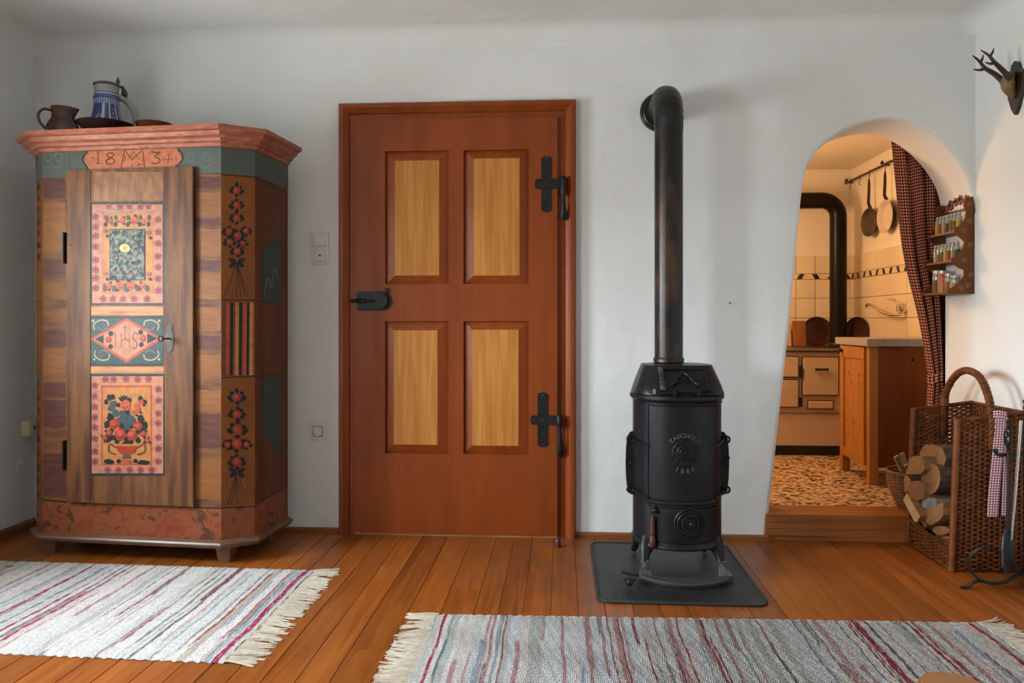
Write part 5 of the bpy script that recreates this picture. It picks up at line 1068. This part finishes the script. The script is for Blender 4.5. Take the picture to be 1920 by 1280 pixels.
def jar(label, grp, y, xo, z, r_, h, fill, big=False):
    root = thing('glass_jar', label, 'jar', (XR+xo, y, z+.0045), 0, grp)
    m = MB(); m.lathe([(0, 0), (r_, 0), (r_, h*.72), (r_*.7, h*.82), (r_*.7, h*.88), (0, h*.88)], n=14); m.build('glass', gl if not big or fill != 9 else redlid, root, smooth=30)
    if fill != 9: m = MB(); m.lathe([(0, .001), (r_*1.012, .002), (r_*1.012, h*(.45+.2*random.random())), (0, h*.6)], n=14); m.build('spice', spice[fill % 6], root, smooth=30)
    m = MB()
    if big: m.lathe([(0, h*.86), (r_*.92, h*.86), (r_*.92, h), (0, h)], n=14)
    else: m.ball((0, 0, h*.95), r_*.72, 10)
    m.build('stopper', cork, root, smooth=True)
ordn = ('nearest', 'second', 'third', 'fourth', 'fifth', 'sixth', 'farthest')
for i in range(7): jar('small glass spice jar on the top rack shelf, %s from the room' % ordn[i], 'jars on the top rack shelf', .040+i*.034, -.052, Zs[0], .0125, .085, i)
for i in range(7): jar('small glass spice jar on the middle rack shelf, %s from the room' % ordn[i], 'jars on the middle rack shelf', .040+i*.034, -.060, Zs[1], .0125, .085, i+3)
for i, (lb, r_, h, f) in enumerate((('clear glass jar at the near end of the bottom rack shelf', .022, .075, 4), ('clear jar next to the orange jar on the bottom rack shelf', .020, .088, 2), ('orange jar on the bottom rack shelf', .023, .105, 9), ('clear glass jar at the far end of the bottom rack shelf', .022, .110, 1))): jar(lb, 'jars on the bottom rack shelf', .050+i*.058, -.064, Zs[2], r_, h, f, True)
# ================================================================== WICKER LOG BASKET
wick = pmat('wicker', (.165, .048, .0105), (.078, .021, .005), rough=.45, spec=.18, scale=22, stretch=(1, 1, 3)); wick2 = pmat('wicker_pale', (.21, .064, .016), (.135, .038, .010), rough=.4, spec=.25, scale=30)
def weave(pos, nrm, nrow, nst, rr, nm, parent, mat=wick, sub=3, jit=.0008, amp=1.0):
    """pos(u,v)->Vector, nrm(u,v)->Vector; rows of withes woven in and out of stakes"""
    m = MB(); rj = random.Random(nrow*31+nst); N_ = nst*sub
    for k in range(nrow):
        v = (k+.5)/nrow; P = []
        for i in range(N_+1):
            u = i/N_; s_ = math.cos(pi*u*nst+(pi if k % 2 else 0)); P.append(pos(u, v)+nrm(u, v)*(s_*rr*1.1*amp)+Vector((0, 0, rj.uniform(-jit, jit))))
        m.tube(P, rr*rj.uniform(.85, 1.1), 5, cap=False)
    for i in range(nst):
        u = (i+.5)/nst; m.tube([pos(u, v/6) for v in range(7)], rr*1.15, 5)
    o = m.build(nm, mat, parent, smooth='all'); o['kind'] = 'stuff'; return o
LB = thing('log_basket', 'tall open-fronted wicker log basket with hoop handle by the right wall', 'basket', (0, 0, 0))
bX0, bX1, bY0, bY1 = 1.582, 1.868, -.410, -.014
def lx(v): return bX0+.024*v
def top(u): return .612+.036*u            # sides rise towards the back
near = lambda u, v: Vector((lx(v)+(bX1-lx(v))*u, bY0+.012*math.sin(pi*u)*-.5, .012+(top(u)-.012)*v)); far = lambda u, v: Vector((lx(v)+(bX1-lx(v))*u, bY1, .012+(top(u)-.012)*v))
weave(near, lambda u, v: Vector((0, -1, 0)), 66, 13, .0044, 'near_side', LB); weave(far, lambda u, v: Vector((0, -1, 0)), 66, 13, .0044, 'far_side', LB)
weave(lambda u, v: Vector((bX1, bY0+(bY1-bY0)*u, .012+(.642-.012)*v)), lambda u, v: Vector((-1, 0, 0)), 66, 16, .0044, 'back_side', LB)
def lip(u): return .105+.14*abs(2*u-1)**3*(1 if u > .5 else .25)
weave(lambda u, v: Vector((bX0+.004*v, bY0+(bY1-bY0)*u, .012+(lip(u)-.012)*v)), lambda u, v: Vector((-1, 0, 0)), 13, 16, .0044, 'front_lip', LB)
m = MB(); m.box(bX0, bX1, bY0, bY1, .004, .012); m.build('bottom', wick, LB)
for yy in (bY0, bY1):
    m = MB(); n = 84; pr_ = []
    for i in range(n+1): z = .0+(.622)*i/n; pr_.append((.0125+(.0016 if i % 2 else -.0008), z))
    m.lathe(pr_, (0, 0, 0), 12); m.v = [(v[0]+bX0+.024*v[2]/.62, v[1]+yy, v[2]) for v in m.v]; m.build('wrapped_post', wick2, LB, smooth='all')
def braid(pts, r_, nm, turns, parent, mat=wick, nn=3):
    m = MB(); pts = [Vector(p_) for p_ in pts]; n = len(pts)
    for k in range(nn):
        P = []
        for i, p_ in enumerate(pts):
            t_ = (pts[min(i+1, n-1)]-pts[max(i-1, 0)]).normalized(); s_ = t_.cross(Vector((.31, .2, .93))).normalized(); q = t_.cross(s_); a = turns*2*pi*i/n+k*2*pi/nn; P.append(p_+(s_*math.cos(a)+q*math.sin(a))*r_*.55)
        m.tube(P, r_*.62, 6)
    return m.build(nm, mat, parent, smooth='all')
ru = lambda f, n=60: [f(i/n, 1.0)+Vector((0, 0, .004)) for i in range(n+1)]
braid(ru(near), .008, 'rim', 14, LB); braid(ru(far), .008, 'rim', 14, LB); braid([Vector((bX1, bY0+(bY1-bY0)*i/60, .648)) for i in range(61)], .008, 'rim', 16, LB)
braid([Vector((bX0, bY0+(bY1-bY0)*i/50, .010)) for i in range(51)], .009, 'foot_rim', 12, LB)
hx = 1.735; hp = catmull([(hx, bY1, .50), (hx, bY1-.004, .60), (hx, bY1-.026, .690), (hx, -.112, .768), (hx, -.213, .808), (hx, -.325, .790), (hx, -.392, .720), (hx, bY0-.008, .63), (hx, bY0-.004, .50)], 10)
braid(hp, .0145, 'hoop_handle', 13, LB, nn=4)
for yy, z0, z1 in ((bY1-.006, .635, .685),):
    m = MB(); pr_ = [(.019+(.0016 if i % 2 else 0), z0+(z1-z0)*i/22) for i in range(23)]; m.lathe(pr_, (hx, yy-.008, 0), 12); m.build('handle_binding', wick2, LB, smooth='all')
rib = gingham('ribbon_gingham', (.20, .030, .06), (.42, .20, .22), (.78, .74, .72), .0105)
RB = thing('gingham_ribbon', 'red and white gingham ribbon tied to the basket handle', 'ribbon', (0, bY0-.022, 0))
def strip(cl, w_, nm, side=Vector((1, 0, 0))):
    m = MB(); rows = []; uvs = []; L_ = 0; cl = catmull(cl, 6)
    for i, c_ in enumerate(cl):
        if i: L_ += (c_-cl[i-1]).length
        rows.append([c_+side*(w_*(k/4-.5))+Vector((0, -.002*math.sin(pi*k/4), 0)) for k in range(5)]); uvs.append([(w_*k/4, L_) for k in range(5)])
    m.grid(rows, uv=uvs); return m.build(nm, rib, RB, smooth='all')
q = lambda px, py: (lambda p_: (p_.x, 0, p_.z))(at_y(px, py, bY0-.022))
def qv(px, py, dy=0): p_ = q(px, py); return (p_[0], dy, p_[2])
strip([qv(1876, 776), qv(1875, 800), qv(1870, 860), qv(1864, 920), qv(1861, 968)], .043, 'ribbon_tail'); strip([qv(1882, 774, .004), qv(1890, 800, .006), qv(1887, 880, .008), qv(1884, 968, .008)], .018, 'ribbon_tail')
strip([qv(1861, 776, -.004), qv(1872, 775, -.010), qv(1886, 778, -.006)], .026, 'ribbon_knot', Vector((0, 0, 1)))
# ---- split logs lying in the basket, sticking out of the open side
bark = pmat('log_bark', (.055, .028, .016), (.10, .055, .032), rough=.85, scale=26, stretch=(1, 3, 3), bump=.004, bscale=40); cutw = pmat('log_cut', (.30, .150, .052), (.21, .095, .032), rough=.7, scale=20, dist=1); splitw = pmat('log_split', (.25, .118, .042), (.16, .068, .024), rough=.75, scale=10, stretch=(.8, 8, 8), bump=.002, bscale=14, bstretch=(1, 8, 8)); birch = pmat('birch_bark', (.34, .32, .29), (.14, .13, .12), rough=.7, scale=14)
def log(label, pxs, x0, x1, skin, seed, tilt=0, cut=cutw, rise=0):
    """pxs: outline of the cut end as seen in the photo"""
    rd = random.Random(seed); E0 = [at_x(a, b_, x0) for a, b_ in pxs]; E0 = [Vector((p_.x, max(bY0+.022, min(bY1-.022, p_.y)), max(.03, p_.z))) for p_ in E0]; n = len(E0); c_ = sum(E0, Vector())/n; E0 = [c_+(p_-c_)*.95 for p_ in E0]; m = MB(); rows = []
    for k in range(5):
        f = k/4; X = x0+(x1-x0)*f; sc = 1-.06*f; rows.append([Vector((X+tilt*(p_.z-c_.z), c_.y+(p_.y-c_.y)*sc+rd.uniform(-.0015, .0015)*(k > 0), c_.z+(p_.z-c_.z)*sc+rise*f+rd.uniform(-.0015, .0015)*(k > 0))) for p_ in E0])
    rows = [[p_-c_ for p_ in r_] for r_ in rows]
    m.grid(rows, closed=True, mi=0); m.add(rows[0], [tuple(range(n))], 1); m.add(rows[-1], [tuple(range(n))], 1)
    o = m.build('firewood_log', [skin, cut]); tag(o, label, 'log', 'firewood in the log basket'); o.location = c_; return o
def ell(cx_, cy_, rx_, ry_, n=12, rot=0, a0=0, a1=360):
    out = []
    for i in range(n): a = R(a0+(a1-a0)*i/n); u, v = rx_*math.cos(a), ry_*math.sin(a); out.append((cx_+u*math.cos(rot)-v*math.sin(rot), cy_+u*math.sin(rot)+v*math.cos(rot)))
    return out
log('thick bark-covered log on top of the firewood', [(1722, 880), (1724, 845), (1732, 833), (1748, 831), (1768, 838), (1776, 860), (1768, 884), (1745, 892), (1730, 893)], 1.60, 1.84, bark, 1)
log('half-round log with a knot hole, beside the near post', ell(1745, 898, 19, 31, 14, .12), 1.570, 1.84, bark, 2)
log('pale wedge of firewood at the far upper end', [(1697, 889), (1705, 858), (1716, 853), (1731, 855), (1734, 880), (1726, 890)], 1.545, 1.80, splitw, 3)
log('dark round log below the pale wedge', ell(1699, 907, 10, 17, 10), 1.555, 1.80, bark, 4)
log('square brown block in the middle of the firewood', [(1704, 902), (1722, 900), (1733, 906), (1733, 934), (1720, 940), (1703, 926)], 1.548, 1.80, splitw, 5, cut=splitw)
log('pale thin split plank leaning diagonally', [(1692, 935), (1700, 923), (1726, 968), (1719, 980), (1714, 978)], 1.530, 1.72, splitw, 6, cut=pmat('pale_cut', (.52, .36, .19), (.44, .28, .13), rough=.7, scale=12))
log('grey weathered log under the knot-hole log', [(1727, 925), (1740, 932), (1754, 934), (1756, 950), (1742, 956), (1728, 952)], 1.565, 1.82, birch, 7, cut=birch)
log('flat split log with bluish bark end', [(1728, 958), (1750, 948), (1782, 946), (1782, 972), (1762, 976), (1744, 986), (1736, 980)], 1.562, 1.82, splitw, 8)
log('slim log at the far lower end', [(1700, 968), (1708, 962), (1710, 990), (1704, 1000), (1701, 994)], 1.604, 1.80, splitw, 9)
log('pointed wedge low in the basket', [(1716, 982), (1726, 974), (1738, 984), (1730, 1002), (1726, 1010)], 1.604, 1.80, splitw, 10)
log('grey birch round near the near post', ell(1764, 994, 17, 9, 12, .05), 1.588, 1.83, birch, 11)
log('small split billet at the bottom', [(1749, 1003), (1759, 1001), (1763, 1026), (1756, 1028), (1751, 1020)], 1.60, 1.83, splitw, 12)
log('small pale billet by the near post', [(1764, 1006), (1784, 1003), (1784, 1032), (1766, 1031)], 1.60, 1.83, splitw, 13)
# ---- small round basket with kindling behind
SB = thing('kindling_basket', 'small round wicker basket of kindling on the step behind the log basket', 'basket', (1.700, .150, ZK+.001))
def sb(u, v): a = 2*pi*u; r_ = .085+.050*math.sin(min(1, v*1.15)*pi/2); return Vector((r_*math.cos(a), r_*math.sin(a), .17*v))
weave(sb, lambda u, v: Vector((math.cos(2*pi*u), math.sin(2*pi*u), 0)), 24, 22, .0038, 'wall', SB, mat=pmat('wicker_red', (.20, .062, .018), (.13, .038, .012), rough=.4, scale=20))
braid([Vector((.138*math.cos(a), .138*math.sin(a), .174)) for a in [2*pi*i/80 for i in range(81)]], .009, 'rim', 22, SB, mat=wick2); m = MB(); m.lathe([(0, 0), (.085, 0), (.085, .006), (0, .006)], n=24); m.build('bottom', wick, SB)
kin = pmat('kindling_wood', (.36, .20, .085), (.27, .14, .055), rough=.75, scale=14, stretch=(6, 6, 1))
for i, (a0, a1, dx_, dy_, ln, lb) in enumerate(((1698, 896, -.10, -.02, .26, 'longest kindling stick leaning left out of the small basket'), (1690, 896, -.085, -.05, .21, 'pale kindling stick nearest the cabinet'), (1702, 890, -.06, .01, .24, 'kindling stick standing in the middle of the small basket'), (1708, 885, -.02, -.02, .20, 'short kindling stick beside the log basket'))):
    m = MB(); m.obox((0, 0, ln/2), (.011, 0, 0), (0, .006, 0), (0, 0, ln/2)); m.prism([(-.011, -.006), (.011, -.006), (.004, .012)], .0, ln*.97); o = tag(m.build('kindling_stick', kin), lb, 'stick', 'kindling in the small basket'); o.location = (1.700+(.012*i-.02), .150+.034*(i-1.5), ZK+.03); d_ = Vector((dx_, dy_, .20)).normalized(); o.rotation_euler = d_.to_track_quat('Z', 'X').to_euler()
# ================================================================== FIREPLACE TOOL STAND
TS = Vector((1.755, -.62, 0)); FT = thing('fire_tool_stand', 'black wrought-iron fireplace tool stand at the right edge', 'tool stand', TS)
def tw(m, p0, p1, r_, n=60, turns=10):
    p0, p1 = Vector(p0), Vector(p1)
    for k in range(2): m.tube([p0.lerp(p1, i/n)+Vector((math.cos(turns*2*pi*i/n+k*pi), math.sin(turns*2*pi*i/n+k*pi), 0))*r_*.6 for i in range(n+1)], r_*.7, 6)
m = MB(); tw(m, (0, 0, .06), (0, 0, .72), .009, 90, 14); m.build('twisted_post', iron, FT, smooth=True)
for an in (178, 298, 58):
    c_, s_ = math.cos(R(an)), math.sin(R(an)); m = MB(); P = [(0, .070), (.035, .055), (.075, .030), (.12, .022), (.165, .030), (.195, .022), (.215, .006), (.235, .004)]
    m.tube(catmull([(r_*c_, r_*s_, z) for r_, z in P], 6), .011, 8, flat=(1.1, .45)); lg = m.build('foot', iron, FT, smooth=True)
    m = MB(); m.tube(catmull([(.165*c_, .165*s_, .032), (.205*c_, .205*s_, .075), (.200*c_, .200*s_, .125), (.150*c_, .150*s_, .160), (.095*c_, .095*s_, .140), (.055*c_, .055*s_, .095), (.0, 0, .080)], 8), .010, 8, flat=(1.2, .4)); m.build('scroll', iron, lg, smooth=True)
m = MB(); m.tube(catmull([(-.11, 0, .525), (-.10, 0, .512), (-.05, 0, .516), (0, 0, .52), (.05, 0, .516), (.10, 0, .512), (.11, 0, .525)], 6), .007, 8); m.ball((-.112, 0, .528), .010, 8); m.ball((.112, 0, .528), .010, 8); m.build('hook_bar', iron, FT, smooth=True)
def cage(m, c, h, r_):
    for k in range(4): m.tube([(c[0]+r_*math.sin(pi*t_/10)*math.cos(k*pi/2+t_*.45), c[1]+r_*math.sin(pi*t_/10)*math.sin(k*pi/2+t_*.45), c[2]+h*t_/10) for t_ in range(11)], .0034, 5)
def tool(name, label, cat, x, y, kind):
    root = thing(name, label, cat, TS+Vector((x, y, 0)), 0, 'fireplace tools')
    m = MB(); cage(m, (0, 0, .535), .095, .013); m.ball((0, 0, .64), .008, 8); m.ball((0, 0, .53), .007, 8); m.build('cage_handle', iron, root, smooth=True)
    m = MB(); m.tube([(0, 0, .53), (0, 0, .22)], .0055, 8); m.build('shaft', iron, root, smooth=True)
    m = MB()
    if kind == 'shovel':
        sh = [(-.018, .235), (-.038, .215), (-.044, .17), (-.040, .10), (-.022, .075), (.022, .075), (.040, .10), (.044, .17), (.038, .215), (.018, .235)]; m.prism(sh, -.003, .003, frame=((0, 0, 0), (.8, .6, 0), (0, 0, 1), (.6, -.8, 0))); m.build('blade', pmat('shovel_iron', (.022, .024, .027), rough=.45), root)
    elif kind == 'brush': m.lathe([(0, .24), (.02, .235), (.024, .20), (.03, .08), (.0, .078)], n=16); m.build('bristles', blackm, root, smooth=30)
    else: m.tube([(0, 0, .24), (0, 0, .09), (-.02, 0, .075), (-.03, 0, .09)], [.0055, .005, .004, .002], 8); m.build('tip', iron, root, smooth=True)
tool('fire_shovel', 'black iron fire shovel with cage handle on the stand', 'shovel', -.075, -.016, 'shovel'); tool('hearth_brush', 'black hearth brush hanging on the right of the tool stand', 'brush', .075, -.018, 'brush')
m = MB(); a_, b_ = at_y(1896, 1012, -.645), at_y(1914, 788, -.645); m.tube([a_, a_.lerp(b_, .5), b_], [.0045, .0065, .0065], 10); o = tag(m.build('blow_pipe', pmat('polished_steel', (.55, .54, .52), rough=.15, metal=1), smooth=True), 'shiny steel blow pipe leaning on the tool stand', 'blow pipe')
# ================================================================== ROEBUCK ANTLERS ON THE RIGHT WALL
AN = thing('antler_trophy', 'mounted roebuck antlers on a dark shield high on the right wall', 'antlers', (XR, -.335, 2.0))
m = MB(); sh = [(0, -.125), (.022, -.10), (.045, -.05), (.055, .0), (.052, .04), (.030, .062), (.022, .085), (0, .098), (-.022, .085), (-.030, .062), (-.052, .04), (-.055, 0), (-.045, -.05), (-.022, -.10)]
m.prism(sh, .0, .016, frame=((0, 0, 0), (0, 1, 0), (0, 0, 1), (-1, 0, 0))); m.build('shield', pmat('shield_wood', (.012, .011, .008), (.03, .014, .008), rough=.3, scale=6), AN)
bone = pmat('skull_bone', (.22, .15, .065), (.12, .065, .025), rough=.5, scale=20); horn = pmat('antler_horn', (.022, .009, .0045), (.045, .020, .009), rough=.42, scale=30, bump=.002, bscale=60)
m = MB(); m.tube(catmull([(-.016, 0, -.055), (-.030, 0, -.03), (-.040, 0, .0), (-.036, 0, .03), (-.018, 0, .045)], 5), [.008, .010, .012, .015, .018, .02, .023, .025, .027, .028, .028, .028, .027, .026, .025, .024, .022, .02, .018, .016, .012], 12, up=(0, 1, 0)); m.build('skull', bone, AN, smooth=True)
for sgn in (-1, 1):
    m = MB(); b0 = Vector((-.045, sgn*.022, .020))
    main = catmull([b0, b0+Vector((-.035, sgn*.006, .035)), b0+Vector((-.068, sgn*.014, .062)), b0+Vector((-.092, sgn*.014, .092)), b0+Vector((-.122, sgn*.010, .116))], 6); m.tube(main, [.0135, .015, .0125, .012, .0115, .011, .0105, .010, .010, .0095, .009, .0085, .008, .0075, .007, .0068, .0065, .006, .0055, .005, .0045, .004, .003, .0025, .001], 8)
    m.tube(catmull([main[12], main[12]+Vector((-.020, sgn*.004, -.006)), main[12]+Vector((-.045, sgn*.01, .0))], 5), [.009, .008, .007, .0065, .006, .005, .0045, .004, .003, .002, .0008], 8)
    m.tube(catmull([main[17], main[17]+Vector((.010, sgn*.002, .016)), main[17]+Vector((.014, sgn*.004, .034))], 5), [.007, .0065, .006, .0055, .005, .0045, .004, .003, .0025, .0015, .0006], 8)
    for k in range(14): a = k*2*pi/14; m.ball(b0+Vector((-.006, .016*math.cos(a), .012*math.sin(a)+.004)), .0045, 6)
    m.build('antler', horn, AN, smooth=True)
# ================================================================== WOODEN ARMCHAIR close to the camera (only one arm tip shows)
chw = pmat('chair_wood', (.36, .145, .045), (.29, .105, .03), rough=.35, scale=5, stretch=(6, .8, 6))
tip = CAM+ray(1762, 1256)*.885; yawc = YAW*0+R(-2)
AC = thing('wooden_armchair', 'wooden armchair in the near right corner, only an arm tip in view', 'armchair', (tip.x, tip.y, 0), yawc)
def armp(x): 
    pts = []; w_ = .036
    for i in range(13): a = pi*i/12; pts.append((x+w_*math.cos(a), -.036+w_*math.sin(a)))
    return pts+[(x-w_*.8, -.47), (x+w_*.8, -.47)]
zA = tip.z
for xx in (0, .56):
    m = MB(); m.prism(armp(xx), zA-.030, zA-.004); m.prism([(a+(xx-a)*.08, b_-(.003 if b_ > -.1 else 0)) for a, b_ in armp(xx)], zA-.004, zA); m.build('armrest', chw, AC)
    m = MB(); m.tube([(xx, -.06, 0), (xx, -.06, zA-.03)], .019, 10); m.build('leg', chw, AC, smooth=True); m = MB(); m.tube([(xx, -.47, 0), (xx, -.49, zA), (xx, -.55, .95)], .018, 10); m.build('leg', chw, AC, smooth=True)
m = MB(); m.box(-.02, .58, -.50, -.03, .40, .435, ch=.02); m.build('seat', chw, AC); m = MB(); m.box(.0, .56, -.555, -.535, .86, .95); m.build('backrest', chw, AC); m = MB(); m.box(.0, .56, -.535, -.515, .66, .72); m.build('backrest', chw, AC)
